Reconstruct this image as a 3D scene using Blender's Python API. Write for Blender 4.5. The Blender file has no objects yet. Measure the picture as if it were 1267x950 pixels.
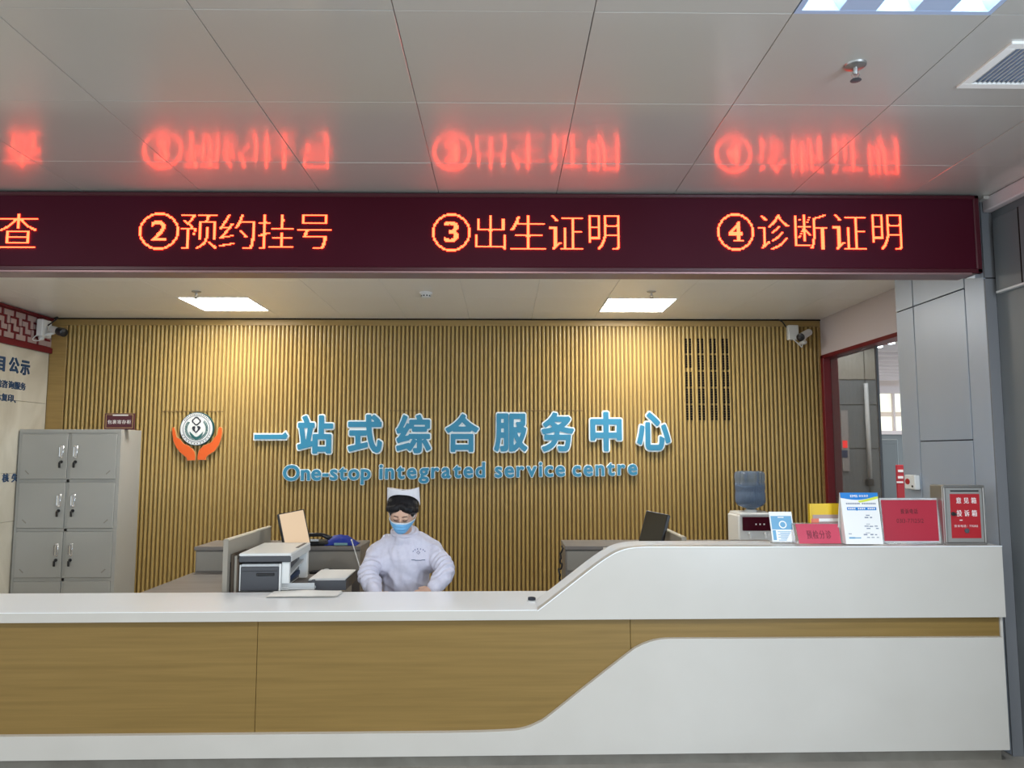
import bpy, bmesh, math, random
import numpy as np
from mathutils import Vector, Matrix, noise
from mathutils.geometry import delaunay_2d_cdt

SC = bpy.context.scene
COL = SC.collection
R = math.radians
rnd = random.Random(7)

# ---------------------------------------------------------------- camera
CAM = Vector((0, 0, 1.5)); PITCH = R(5.3); YAW = R(-0.7); FPX = 930.0
cd = bpy.data.cameras.new('camera'); cam = bpy.data.objects.new('camera', cd); COL.objects.link(cam)
cam.location = CAM; cam.rotation_euler = (math.pi / 2 + PITCH, 0, YAW)
cd.sensor_width = 36; cd.lens = 36 * FPX / 1267; cd.clip_start = .05; cd.clip_end = 60
SC.camera = cam
CR = cam.rotation_euler.to_matrix()

# ---------------------------------------------------------------- world, lights, exposure
w = bpy.data.worlds.new('world'); SC.world = w; w.use_nodes = True
w.node_tree.nodes['Background'].inputs[0].default_value = (.80, .92, 1, 1)
w.node_tree.nodes['Background'].inputs[1].default_value = .95
SC.view_settings.view_transform = 'Standard'; SC.view_settings.look = 'None'
SC.view_settings.exposure = 0.7; SC.view_settings.gamma = 1.0; SC.view_settings.use_curve_mapping = False
LOBBY_W = 21.5
NICHE_E = 23.0
def area(x, y, z, sx, sy, power, col=(1, 1, 1)):
    l = bpy.data.lights.new('ceiling_or_fill', 'AREA'); l.shape = 'RECTANGLE'; l.size = sx; l.size_y = sy
    l.energy = power; l.color = col
    o = bpy.data.objects.new('lobby_light', l); COL.objects.link(o); o.location = (x, y, z); return o
for lx in (-3.2, -.1, 3.0):                     # recessed fittings of the lobby, behind the viewer
    for ly in (-2.0, 1.55):
        area(lx if lx < 2 else 2.0, ly, 2.83, .58, .58, LOBBY_W * (1.0 if lx < 2 else 1.1), (1, .98, .95) if lx < 2 else (.88, .94, 1))
area(4.6, 9.6, 2.6, 1.2, 1.6, 60, (1, .97, .88))   # the lobby seen through the right doorway
area(3.6, 6.9, 2.62, .5, .5, 16, (1, .97, .9))
cool_fill = area(2.45, -.3, 1.35, 1.8, 1.6, 66, (.66, .82, 1)); cool_fill.rotation_euler = (R(114), 0, R(66))      # added cool fill, brightens the right of the lobby ceiling; no known source

# ---------------------------------------------------------------- helpers
def ray(px, py):
    return CR @ Vector(((px - 633.5) / FPX, -(py - 475) / FPX, -1))
def UP(px, py, y):                               # the point at depth y seen at that pixel
    d = ray(px, py); return CAM + d * ((y - CAM.y) / d.y)
def UX(px, py, x):
    d = ray(px, py); return CAM + d * ((x - CAM.x) / d.x)
def UZ(px, py, z):
    d = ray(px, py); return CAM + d * ((z - CAM.z) / d.z)

def mat(name, col, rough=.5, metal=0., spec=.5, emit=None, es=0., alpha=1, trans=0, nodes=None, bump=None, ior=1.45, coat=0):
    m = bpy.data.materials.new(name); m.use_nodes = True
    nt = m.node_tree; b = nt.nodes['Principled BSDF']
    b.inputs['Base Color'].default_value = (*col, 1); b.inputs['Roughness'].default_value = rough
    b.inputs['Metallic'].default_value = metal; b.inputs['Specular IOR Level'].default_value = spec
    b.inputs['IOR'].default_value = ior; b.inputs['Coat Weight'].default_value = coat
    if emit: b.inputs['Emission Color'].default_value = (*emit, 1); b.inputs['Emission Strength'].default_value = es
    if trans: b.inputs['Transmission Weight'].default_value = trans
    if nodes:                                    # (scale xyz, noise scale, detail, colour a, colour b, distortion)
        sc, ns, det, ca, cb, dist = nodes
        tc = nt.nodes.new('ShaderNodeTexCoord'); mp = nt.nodes.new('ShaderNodeMapping'); mp.inputs['Scale'].default_value = sc
        nz = nt.nodes.new('ShaderNodeTexNoise'); nz.inputs['Scale'].default_value = ns; nz.inputs['Detail'].default_value = det
        nz.inputs['Distortion'].default_value = dist
        rp = nt.nodes.new('ShaderNodeValToRGB'); rp.color_ramp.elements[0].position = .3; rp.color_ramp.elements[1].position = .7
        rp.color_ramp.elements[0].color = (*ca, 1); rp.color_ramp.elements[1].color = (*cb, 1)
        nt.links.new(tc.outputs['Object'], mp.inputs[0]); nt.links.new(mp.outputs[0], nz.inputs['Vector'])
        nt.links.new(nz.outputs['Fac'], rp.inputs[0]); nt.links.new(rp.outputs[0], b.inputs['Base Color'])
        if bump:
            bp = nt.nodes.new('ShaderNodeBump'); bp.inputs['Strength'].default_value = bump; bp.inputs['Distance'].default_value = .004
            nt.links.new(nz.outputs['Fac'], bp.inputs['Height']); nt.links.new(bp.outputs[0], b.inputs['Normal'])
    return m

def bx(bm, x0, x1, y0, y1, z0, z1, bev=0., M=None, seg=1):
    t = bmesh.new()
    bmesh.ops.create_cube(t, size=1)
    for v in t.verts:
        v.co = Vector((x0 + (v.co.x + .5) * (x1 - x0), y0 + (v.co.y + .5) * (y1 - y0), z0 + (v.co.z + .5) * (z1 - z0)))
    if bev > 0: bmesh.ops.bevel(t, geom=t.edges[:], offset=bev, segments=seg, affect='EDGES', profile=.5)
    add(bm, t, M)
def add(bm, t, M=None):
    if M is not None: bmesh.ops.transform(t, matrix=M, verts=t.verts)
    me = bpy.data.meshes.new('tmp'); t.to_mesh(me); bm.from_mesh(me); bpy.data.meshes.remove(me); t.free()
def ell(bm, c, r, M=None, seg=20, rings=12):
    t = bmesh.new(); bmesh.ops.create_uvsphere(t, u_segments=seg, v_segments=rings, radius=1)
    X = Matrix.Translation(c) @ (M or Matrix()) @ Matrix.Diagonal((*r, 1)) if M is not None else Matrix.Translation(c) @ Matrix.Diagonal((*r, 1))
    add(bm, t, X)
def tube(bm, pts, rad, n=10, cap=True):
    pts = [Vector(p) for p in pts]; rs = rad if isinstance(rad, (list, tuple)) else [rad] * len(pts)
    rings = []
    prev = None
    for i, p in enumerate(pts):
        a = pts[max(i - 1, 0)]; b = pts[min(i + 1, len(pts) - 1)]
        d = (b - a).normalized()
        if prev is None:
            u = d.cross(Vector((0, 0, 1)));  u = d.cross(Vector((1, 0, 0))) if u.length < .1 else u
        else: u = prev - d * prev.dot(d)
        u.normalize(); prev = u; v = d.cross(u)
        rings.append([bm.verts.new(p + (u * math.cos(2 * math.pi * k / n) + v * math.sin(2 * math.pi * k / n)) * rs[i]) for k in range(n)])
    for a, b in zip(rings, rings[1:]):
        for k in range(n): bm.faces.new((a[k], a[(k + 1) % n], b[(k + 1) % n], b[k]))
    if cap: bm.faces.new(rings[0][::-1]); bm.faces.new(rings[-1])
def cap_tube(bm, pts, rad, n=14):                # tube with round ends and joints
    tube(bm, pts, rad, n)
    rs = rad if isinstance(rad, (list, tuple)) else [rad] * len(pts)
    for p, r in zip(pts, rs): ell(bm, p, (r, r, r), seg=14, rings=8)
def lathe(bm, prof, n=24, M=None):               # prof: (r, z)
    t = bmesh.new(); rings = []
    for r, z in prof: rings.append([t.verts.new((r * math.cos(2 * math.pi * k / n), r * math.sin(2 * math.pi * k / n), z)) for k in range(n)])
    for a, b in zip(rings, rings[1:]):
        for k in range(n): t.faces.new((a[k], a[(k + 1) % n], b[(k + 1) % n], b[k]))
    t.faces.new(rings[0][::-1]); t.faces.new(rings[-1])
    add(bm, t, M)
def prism(bm, contours, d0, d1, F):
    """contours: closed 2D loops (holes allowed); F(u, v, depth) -> Vector; solid between depths d0 and d1"""
    flat = [p for c in contours for p in c]; ox, oy = flat[0]
    sc_ = 100 / (max(max(abs(x - ox), abs(y - oy)) for x, y in flat) or 1)
    loops_ = []; k = 0
    for c in contours: loops_.append(list(range(k, k + len(c)))); k += len(c)
    if len(contours) == 1 and len(flat) == 4: tv, tris = flat, [(0, 1, 2), (0, 2, 3)]
    else:
        res = delaunay_2d_cdt([Vector(((x - ox) * sc_, (y - oy) * sc_)) for x, y in flat], [], loops_, 2, 1e-5)
        tv = [(v[0] / sc_ + ox, v[1] / sc_ + oy) for v in res[0]]; tris = res[2]
    A = [bm.verts.new(F(x, y, d0)) for x, y in tv]; B = [bm.verts.new(F(x, y, d1)) for x, y in tv]
    cnt = {}
    for t in tris:
        try: bm.faces.new([A[i] for i in t]); bm.faces.new([B[i] for i in reversed(t)])
        except ValueError: continue
        for i in range(len(t)):
            e = (t[i], t[(i + 1) % len(t)]); q = (min(e), max(e)); cnt[q] = None if q in cnt else e
    for q, e in cnt.items():
        if e: bm.faces.new((A[e[1]], A[e[0]], B[e[0]], B[e[1]]))
def XZ(y0=0, s=1):                               # depth towards the viewer is positive
    return lambda u, v, d: Vector((u, y0 - d, v))

def finish(name, bm, m, smooth=False):
    bmesh.ops.recalc_face_normals(bm, faces=bm.faces)
    me = bpy.data.meshes.new(name); bm.to_mesh(me); bm.free()
    if m: me.materials.append(m)
    if smooth is not False:
        me.polygons.foreach_set('use_smooth', [True] * len(me.polygons))
        if smooth is not True: me.set_sharp_from_angle(angle=R(smooth))
    return me
def obj(name, bm, m, parent=None, smooth=False, label=None, world=True, kind=None):
    """link as one mesh object; geometry is in world coordinates unless world=False (then local to the parent)"""
    if world and parent is not None: bmesh.ops.transform(bm, matrix=wmat(parent).inverted(), verts=bm.verts)
    me = finish(name, bm, m, smooth)
    o = bpy.data.objects.new(name, me); COL.objects.link(o)
    if parent is not None: o.parent = parent
    if label: o['label'] = label
    if kind: o['kind'] = kind
    return o
def wmat(o):
    M = Matrix.Translation(o.location) @ o.rotation_euler.to_matrix().to_4x4()
    return (wmat(o.parent) @ M) if o.parent else M
def inst(name, me, parent, loc=(0, 0, 0), label=None, kind=None):
    o = bpy.data.objects.new(name, me); COL.objects.link(o); o.parent = parent; o.location = loc
    if label: o['label'] = label
    if kind: o['kind'] = kind
    return o
def thing(name, label, cat, loc=(0, 0, 0), rotz=0, group=None):
    o = bpy.data.objects.new(name, None); COL.objects.link(o); o.empty_display_size = .1
    o.location = loc; o.rotation_euler = (0, 0, rotz); o['label'] = label; o['category'] = cat
    if group: o['group'] = group
    return o
def struct(name, bm, m, loc=(0, 0, 0), rotz=0, smooth=False):
    me = finish(name, bm, m, smooth); o = bpy.data.objects.new(name, me); COL.objects.link(o)
    o['kind'] = 'structure'; o.location = loc; o.rotation_euler = (0, 0, rotz); return o
def quadslab(bm, q, th):                         # q: 4 points of the top face, slab of thickness th downwards
    a = [bm.verts.new(p) for p in q]; b = [bm.verts.new(Vector(p) - Vector((0, 0, th))) for p in q]
    bm.faces.new(a); bm.faces.new(b[::-1])
    for i in range(4): bm.faces.new((a[i], a[(i + 1) % 4], b[(i + 1) % 4], b[i]))

# ---------------------------------------------------------------- glyphs
LED_TEXT = '查②预约挂号③出生证明④诊断证明'
SIGN = '一站式综合服务中心'
ALL = LED_TEXT + SIGN + '234' + 'One-stopintegratedservicecentre' + '目公示院咨询服务本复印、审核失物' + '包裹寄存柜' + '意见箱投诉箱电话：0313-7712512' + '预检分诊' + 'EMS邮政速递' + '注热温开关心医'
ALL = sorted(set(ALL.replace(' ', '')))
def load_glyphs():
    tmp = []
    for c in ALL:
        cu = bpy.data.curves.new('g', 'FONT'); cu.body = c; cu.resolution_u = 5
        o = bpy.data.objects.new('g', cu); COL.objects.link(o); tmp.append(o)
    dg = bpy.context.evaluated_depsgraph_get(); dg.update(); G = {}
    for c, o in zip(ALL, tmp):
        me = bpy.data.meshes.new_from_object(o.evaluated_get(dg))
        V = np.array([v.co[:2] for v in me.vertices])
        T = []
        for p in me.polygons:
            vs = list(p.vertices)
            for k in range(1, len(vs) - 1): T.append((vs[0], vs[k], vs[k + 1]))
        # weld so the outline can be read as edges with one face
        key = {}; idx = []
        for v in V: idx.append(key.setdefault((round(v[0], 5), round(v[1], 5)), len(key)))
        W = np.array(list(key.keys())); cnt = {}
        for t in T:
            t = [idx[i] for i in t]
            for a, b in ((t[0], t[1]), (t[1], t[2]), (t[2], t[0])):
                k = (min(a, b), max(a, b)); cnt[k] = cnt.get(k, 0) + 1
        S = np.array([(W[a], W[b]) for (a, b), n in cnt.items() if n == 1 and a != b])
        G[c] = dict(V=V, T=np.array(T), S=S, lo=V.min(0), hi=V.max(0))
        bpy.data.meshes.remove(me)
    for o in tmp:
        cu = o.data; bpy.data.objects.remove(o); bpy.data.curves.remove(cu)
    return G
GL = load_glyphs()
def sdf(c, xs, ys):
    g = GL[c]; X, Y = np.meshgrid(xs, ys); P = np.stack([X.ravel(), Y.ravel()], 1)
    ins = np.zeros(len(P), bool)
    for t in g['T']:
        a, b, d = g['V'][t]
        lo = np.minimum(np.minimum(a, b), d); hi = np.maximum(np.maximum(a, b), d)
        m = np.where((P[:, 0] >= lo[0]) & (P[:, 0] <= hi[0]) & (P[:, 1] >= lo[1]) & (P[:, 1] <= hi[1]))[0]
        if not len(m): continue
        p = P[m]
        def cr(u, v): return (v[0] - u[0]) * (p[:, 1] - u[1]) - (v[1] - u[1]) * (p[:, 0] - u[0])
        s1, s2, s3 = cr(a, b), cr(b, d), cr(d, a)
        ins[m[((s1 >= 0) & (s2 >= 0) & (s3 >= 0)) | ((s1 <= 0) & (s2 <= 0) & (s3 <= 0))]] = True
    D = np.full(len(P), 9.)
    for a, b in g['S']:
        ab = b - a; L = max(float(ab @ ab), 1e-12)
        t = np.clip(((P - a) @ ab) / L, 0, 1); d = P - (a + t[:, None] * ab); D = np.minimum(D, np.einsum('ij,ij->i', d, d))
    D = np.sqrt(D); D[ins] *= -1
    return D.reshape(X.shape)
_sdf = {}
def contours(c, off, sx=1., sy=1., res=72):
    """closed outlines of glyph c grown by off (em)"""
    g = GL[c]; mg = .16
    if c not in _sdf:
        w_, h_ = (g['hi'] - g['lo']) + 2 * mg; st = max(w_, h_) / res
        xs = g['lo'][0] - mg + st * np.arange(int(w_ / st) + 2); ys = g['lo'][1] - mg + st * np.arange(int(h_ / st) + 2)
        _sdf[c] = (xs, ys, sdf(c, xs, ys))
    xs, ys, F = _sdf[c]; F = F - off - 1e-7
    pts = {}; nxt = {}
    def ep(i0, j0, i1, j1):
        k = (min((i0, j0), (i1, j1)), max((i0, j0), (i1, j1)))
        if k not in pts:
            a, b = F[j0, i0], F[j1, i1]; t = a / (a - b)
            pts[k] = (xs[i0] + (xs[i1] - xs[i0]) * t, ys[j0] + (ys[j1] - ys[j0]) * t)
        return k
    H, Wd = F.shape; neg = F < 0
    mixed = neg[:-1, :-1].astype(int) + neg[1:, :-1] + neg[:-1, 1:] + neg[1:, 1:]
    for j, i in zip(*np.where((mixed > 0) & (mixed < 4))):
        cs = [(i, j), (i + 1, j), (i + 1, j + 1), (i, j + 1)]; s = [neg[q[1], q[0]] for q in cs]
        ent = [];
        for k in range(4):
            k2 = (k + 1) % 4
            if s[k] != s[k2]: ent.append((ep(*cs[k], *cs[k2]), s[k]))
        outs = [e for e, sg in ent if sg]; inn = [e for e, sg in ent if not sg]
        if len(outs) == 1: nxt[outs[0]] = inn[0]
        else:
            order = [e for e, sg in ent]
            for q, (e, sg) in enumerate(ent):
                if sg: nxt[e] = ent[(q + 1) % 4][0] if not ent[(q + 1) % 4][1] else ent[(q - 1) % 4][0]
    loops = []
    while nxt:
        st = next(iter(nxt)); lp = []; k = st
        while k in nxt: lp.append(pts[k]); k = nxt.pop(k)
        if len(lp) > 4: loops.append(lp)
    out = []
    for lp in loops:                             # drop nearly straight points
        P = np.array(lp); tol = (xs[1] - xs[0]) * .12
        keep = rdp(P, tol)
        if len(keep) >= 3: out.append([(float(x), float(y)) for x, y in keep])
    return out
def rdp(P, tol):
    n = len(P); far = int(np.argmax(((P - P[0]) ** 2).sum(1)))
    def r(a, b):
        if b <= a + 1: return []
        A, B = P[a], P[b % n]; d = B - A; L = math.hypot(*d) or 1e-9; seg = P[a + 1:b]
        dist = np.abs(d[0] * (seg[:, 1] - A[1]) - d[1] * (seg[:, 0] - A[0])) / L
        k = int(np.argmax(dist))
        if dist[k] < tol: return []
        m = a + 1 + k; return r(a, m) + [m] + r(m, b)
    idx = [0] + r(0, far) + [far] + r(far, n)
    return P[idx]
def flat_text(bm, s, cx, cz, h, F, d=.0006, gap=.1, bold=0., width=None):
    """line of text centred at cx, cz with glyph height h, laid out with F(u, v, depth)"""
    if h is None: h = .02
    em = h / (.72 if all(ord(c) < 300 for c in s) else .92)
    adv = []
    for c in s:
        if c == ' ': adv.append(.4)
        elif ord(c) > 300: adv.append(1.0 + gap)
        else: adv.append(float(GL[c]['hi'][0] - GL[c]['lo'][0]) + .09 + gap)
    tot = sum(adv); sx = em if width is None else width / tot
    x = -tot / 2
    for c, a in zip(s, adv):
        if c != ' ':
            g = GL[c]
            mid = (g['lo'][0] + g['hi'][0]) / 2 if ord(c) <= 300 else .5
            base = .36 if ord(c) <= 300 else .38
            offs = [(0, 0)] if not bold else [(0, 0), (bold, 0), (-bold, 0)]
            for k, (ox, oz) in enumerate(offs):
                vs = [bm.verts.new(F(cx + (x + a / 2 + v[0] - mid + ox) * sx, cz + (v[1] - base + oz) * em, d + k * .00012)) for v in g['V']]
                for t in g['T']:
                    try: bm.faces.new([vs[i] for i in t])
                    except ValueError: pass
        x += a

# ---------------------------------------------------------------- materials
WOODA, WOODB = (.36, .235, .075), (.44, .29, .10)
M_slat = mat('slat_wood', (.42, .28, .09), .27, nodes=((3, 3, .5), 3, 3, (.445, .305, .105), (.485, .335, .12), .0))
M_slatback = mat('slat_backing', (.15, .09, .03), .6, nodes=((40, 40, 1.2), 3, 4, (.20, .125, .04), (.24, .15, .05), .0))
M_trimwood = mat('trim_wood', (.36, .235, .075), .4, nodes=((2, 2, 30), 2, 5, (.34, .22, .075), (.41, .27, .095), .2))
M_panelwood = mat('counter_wood', (.24, .15, .05), .42, nodes=((.8, 6, 26), 2.2, 6, (.21, .13, .034), (.26, .163, .046), .25))
M_white = mat('white_solid_surface', (.64, .62, .59), .3, nodes=((1, 1, 1), 2, 3, (.545, .52, .475), (.585, .56, .515), .2))  # counter fronts: same surface as the tops, less light put into the colour
M_white_lit = mat('white_lit_top', (.93, .955, .98), .25)  # counter tops: same white, colour raised to stand for light from above
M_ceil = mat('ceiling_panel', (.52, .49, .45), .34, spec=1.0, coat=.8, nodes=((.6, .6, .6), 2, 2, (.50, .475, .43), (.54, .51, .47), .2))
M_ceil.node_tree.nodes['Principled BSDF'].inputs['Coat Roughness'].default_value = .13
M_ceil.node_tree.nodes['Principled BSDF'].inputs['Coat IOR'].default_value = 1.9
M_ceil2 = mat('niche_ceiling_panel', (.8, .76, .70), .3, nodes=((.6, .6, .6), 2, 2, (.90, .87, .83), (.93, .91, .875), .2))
M_dark = mat('dark_gap', (.015, .011, .009), .9, spec=.1)
M_ledframe = mat('led_frame', (.055, .004, .01), .35)
M_ledface = mat('led_face', (.035, .004, .009), .5, spec=.15, nodes=((1, 1, 1), 1.0, 2, (.045, .001, .007), (.055, .004, .014), .1))
M_led = mat('led_dots', (.1, .02, 0), .5, emit=(1, .038, .012), es=10)
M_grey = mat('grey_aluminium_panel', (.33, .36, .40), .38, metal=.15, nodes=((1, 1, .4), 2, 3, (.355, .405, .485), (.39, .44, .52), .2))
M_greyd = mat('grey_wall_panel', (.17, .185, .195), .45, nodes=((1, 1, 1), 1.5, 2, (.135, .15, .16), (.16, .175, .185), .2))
M_greym = mat('grey_mid_panel', (.17, .175, .185), .55, spec=.3)
M_floor = mat('floor_stone', (.45, .43, .40), .25, nodes=((1, 1, 1), 3, 8, (.27, .25, .215), (.37, .345, .305), 1.0))
M_toe = mat('toe_stone', (.2, .18, .15), .4, nodes=((1, 1, 1), 6, 6, (.20, .18, .15), (.28, .26, .22), .6))
M_marble = mat('cream_marble', (.62, .58, .48), .25, nodes=((1, 1, .6), 2.2, 7, (.50, .46, .37), (.66, .625, .53), 1.6))
M_bulk = mat('painted_bulkhead', (.62, .55, .56), .6)
M_lamp = mat('lamp_diffuser', (1, 1, 1), .5, emit=(1, .96, .88), es=NICHE_E)
M_lampc = mat('lamp_tube', (1, 1, 1), .5, emit=(.78, .9, 1), es=9)
M_reflector = mat('lamp_reflector', (.5, .66, .74), .45, metal=.2)
M_lampframe = mat('lamp_frame', (.42, .50, .68), .4)
M_locker = mat('locker_steel', (.42, .42, .40), .38, nodes=((1, 1, 1), 2, 2, (.41, .41, .385), (.44, .44, .42), .2))
M_chrome = mat('chrome', (.75, .75, .76), .18, metal=1)
M_black = mat('black_plastic', (.018, .018, .02), .35)
M_darkgrey = mat('dark_grey_plastic', (.075, .078, .088), .42)
M_palegrey = mat('pale_grey_plastic', (.60, .62, .63), .4)
M_whitep = mat('white_plastic', (.80, .81, .80), .35)
M_desk = mat('desk_laminate', (.20, .18, .165), .42, nodes=((1, 12, 1), 2, 3, (.185, .165, .15), (.225, .205, .19), .2))
M_deskface = mat('desk_front', (.30, .28, .245), .5)
M_part = mat('partition_panel', (.30, .275, .23), .5)
M_parttrim = mat('partition_trim', (.75, .70, .56), .4)
M_red = mat('red_lacquer', (.16, .006, .012), .4)
M_lattice = mat('lattice_red', (.15, .008, .014), .5)
M_latback = mat('lattice_backing', (.42, .31, .29), .5)
M_blue = mat('sign_blue', (.028, .235, .40), .35)
M_edge = mat('sign_white_edge', (.84, .90, .92), .4)
M_navy = mat('wall_lettering_blue', (.02, .06, .14), .5)
M_orange = mat('emblem_orange', (.80, .12, .012), .35)
M_orange_e = mat('emblem_orange_edge', (.62, .40, .16), .35)
M_green = mat('emblem_green', (.02, .12, .12), .4)
M_ink = mat('print_ink', (.03, .035, .05), .6)
M_paper = mat('paper', (.84, .84, .82), .6)
M_redcard = mat('red_card', (.42, .022, .045), .35)
M_pinkcard = mat('red_pink_card', (.56, .06, .11), .35)
M_inkred = mat('ink_on_red', (.09, .008, .014), .6)
M_steel = mat('brushed_steel', (.42, .41, .39), .33, metal=.85)
M_steelf = mat('steel_box_front', (.36, .35, .33), .42, metal=.5)
M_signred = mat('box_label_red', (.42, .016, .024), .4)
M_wtext = mat('white_lettering', (.85, .80, .78), .5)
M_yellow = mat('yellow_folder', (.72, .47, .008), .4)
M_acryl = mat('clear_acrylic', (.95, .97, .98), .08, trans=.9, ior=1.3)
M_sky = mat('pale_blue_print', (.14, .36, .56), .45)
M_ems = mat('bright_blue_print', (.01, .20, .58), .4)
M_lime = mat('lime_print', (.62, .68, .06), .5)
M_uniform = mat('uniform_cloth', (.62, .61, .72), .75, nodes=((1, 1, 1), 60, 3, (.60, .59, .70), (.65, .64, .745), .0))
M_capc = mat('cap_cloth', (.80, .80, .86), .7)
M_skin = mat('skin', (.60, .38, .28), .5, nodes=((1, 1, 1), 30, 3, (.58, .36, .265), (.63, .405, .30), .0))
M_skin.node_tree.nodes['Principled BSDF'].inputs['Subsurface Weight'].default_value = .08
M_hair = mat('black_hair', (.006, .005, .007), .5, spec=.3, nodes=((60, 6, 6), 4, 5, (.004, .004, .005), (.010, .009, .011), .2), bump=.3)
M_mask = mat('blue_mask', (.16, .42, .72), .6)
M_maskw = mat('mask_white', (.72, .76, .80), .6)
M_undershirt = mat('navy_collar', (.01, .02, .09), .6)
M_lash = mat('eyelash', (.03, .018, .015), .6)
M_brow = mat('eyebrow', (.09, .05, .04), .7)
M_lip = mat('lip', (.42, .14, .12), .5)
M_bottle = mat('water_bottle', (.34, .45, .62), .08, trans=.75, ior=1.25)
M_water = mat('water', (.30, .40, .58), .03, trans=.7, ior=1.33)
M_maroon = mat('dispenser_maroon', (.06, .004, .012), .2)
M_glass = mat('tinted_glass', (.45, .43, .41), .03, trans=.92, ior=1.12)
M_gold = mat('gold_trim', (.55, .38, .16), .35)
M_maroonsign = mat('maroon_sign', (.10, .022, .032), .45)
M_cream = mat('cream_screen', (.25, .2, .15), .4, emit=(1, .70, .42), es=.36)
M_clothblue = mat('blue_cloth', (.008, .03, .30), .6)
M_redglow = mat('red_digits', (.2, .0, .0), .5, emit=(1, .03, .03), es=1.1)
M_bluedim = mat('blue_panel', (.01, .03, .09), .4)
M_brown = mat('brown_binder', (.09, .065, .045), .55)

# ================================================================ SETTING
ZC, ZN = 2.85, 2.742            # lobby ceiling, niche ceiling
YL, YB = 3.78, 6.90             # led line, slat wall
XL, XR = -4.15, 2.95            # side walls of the niche
YP = 3.865
XCOL = UP(1218, 336, YP).x
bm = bmesh.new(); bx(bm, -7, 7, -6, 13, -.1, 0); floor = struct('floor', bm, M_floor)
# floor slabs near the counter
k = 0
for ix in range(-5, 5):
    bm = bmesh.new(); bx(bm, ix * .8 + .002, ix * .8 + .798, 2.9, 3.698, 0, .004, .001)
    obj('floor_slab', bm, M_floor, floor, world=True)

# lobby ceiling: backing slab and square panels
T = .6135; X0 = -.335; Y0 = 3.40 - 3 * .6055
bm = bmesh.new(); bx(bm, -7, X0 + 2 * T, -6, YL + .16, ZC + .012, ZC + .10); bx(bm, X0 + 3 * T, 7, -6, YL + .16, ZC + .012, ZC + .10)
bx(bm, X0 + 2 * T, X0 + 3 * T, -6, Y0, ZC + .012, ZC + .10); bx(bm, X0 + 2 * T, X0 + 3 * T, Y0 + .6055, YL + .16, ZC + .012, ZC + .10)
bx(bm, X0 + 2 * T, X0 + 3 * T, Y0, Y0 + .6055, ZC + .09, ZC + .10)
ceil = struct('ceiling', bm, M_dark)
T = .6135; X0 = -.335; Y0 = 3.40 - 3 * .6055
tb = bmesh.new(); bx(tb, .0012, T - .0012, .0012, .6055 - .0012, 0, .012, .0012)
tile_me = finish('ceiling_panel', tb, M_ceil)
for r in range(0, 4):
    for c in range(-5, 5):
        if r == 0 and c == 2: continue        # luminaire
        if r == 1 and c == 3: continue        # air grille
        x = X0 + c * T; y = Y0 + r * .6055
        if r == 3:
            b = bmesh.new(); bx(b, .0012, T - .0012, .0012, YL + .1 - y, 0, .012, .0012)
            me = finish('ceiling_panel', b, M_ceil)
        else: me = tile_me
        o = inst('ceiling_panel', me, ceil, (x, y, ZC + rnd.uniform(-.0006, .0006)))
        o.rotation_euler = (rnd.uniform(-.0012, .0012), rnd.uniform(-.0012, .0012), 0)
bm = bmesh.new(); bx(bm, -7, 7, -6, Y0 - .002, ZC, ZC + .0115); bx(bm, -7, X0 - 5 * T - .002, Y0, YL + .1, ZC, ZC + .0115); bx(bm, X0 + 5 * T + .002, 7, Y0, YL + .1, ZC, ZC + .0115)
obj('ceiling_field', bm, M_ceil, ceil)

# niche ceiling
bm = bmesh.new(); bx(bm, XL - .1, XR + .05, YL + .17, YB + .1, ZN + .012, ZN + .06)
nc = struct('ceiling', bm, M_dark)
S = .5735; NX0 = -2.604; NY0 = 5.93 - 3 * S
lampcells = {(0, 3), (6, 3)}
nt_ = bmesh.new(); bx(nt_, .001, S - .001, .001, S - .001, 0, .011, .001); nt_me = finish('ceiling_panel', nt_, M_ceil2)
for r in range(-1, 5):
    for c in range(-3, 10):
        if (c, r) in lampcells: continue
        x = NX0 + c * S; y = NY0 + r * S
        xa, xb = max(x, XL), min(x + S, XR); ya, yb = max(y, YL + .18), min(y + S, YB)
        if xb - xa < .03 or yb - ya < .03: continue
        if xb - xa < S - .01 or yb - ya < S - .01:
            b = bmesh.new(); bx(b, xa - x + .001, xb - x - .001, ya - y + .001, yb - y - .001, 0, .011, .001); me = finish('ceiling_panel', b, M_ceil2)
        else: me = nt_me
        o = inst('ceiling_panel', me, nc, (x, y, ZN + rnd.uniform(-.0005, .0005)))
bm = bmesh.new(); bx(bm, XL, XR, YB - .035, YB - .01, ZN - .012, ZN + .004)
obj('shadow_moulding', bm, M_dark, nc)
bm = bmesh.new(); bx(bm, XL - .1, XR + .1, YL + .165, YL + .175, 2.44, ZC + .05)       # closes the step between the two ceilings
struct('wall_beam', bm, M_ceil2)

# slat wall
wall_b = None
bm = bmesh.new(); bx(bm, XL - .1, 3.08, YB, YB + .12, 0, ZN + .1)
wall_b = struct('wall_back', bm, M_slatback)
def wallpt(px, py): return UP(px, py, YB - .02)
xa, xb = wallpt(82, 500).x, wallpt(1011, 500).x
npitch = 180; P = (xb - xa) / npitch
ztop = 2.742 - .065
sb = bmesh.new()
prof = [(-.0125, 0), (-.0105, .019), (-.006, .024), (.006, .024), (.0105, .019), (.0125, 0)]
def slat(z0, z1):
    b = bmesh.new(); prism(b, [prof], z0, z1, lambda u, v, d: Vector((u, -v, d))); return finish('slat', b, M_slat, 50)
sm = slat(.02, ztop)
for i in range(npitch + 1):
    inst('slat', sm, wall_b, (xa + i * P, YB, 0))
bm = bmesh.new(); bx(bm, XL, XR - .002, YB - .028, YB, ztop, 2.735, .002); obj('header_board', bm, M_trimwood, wall_b)
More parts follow.
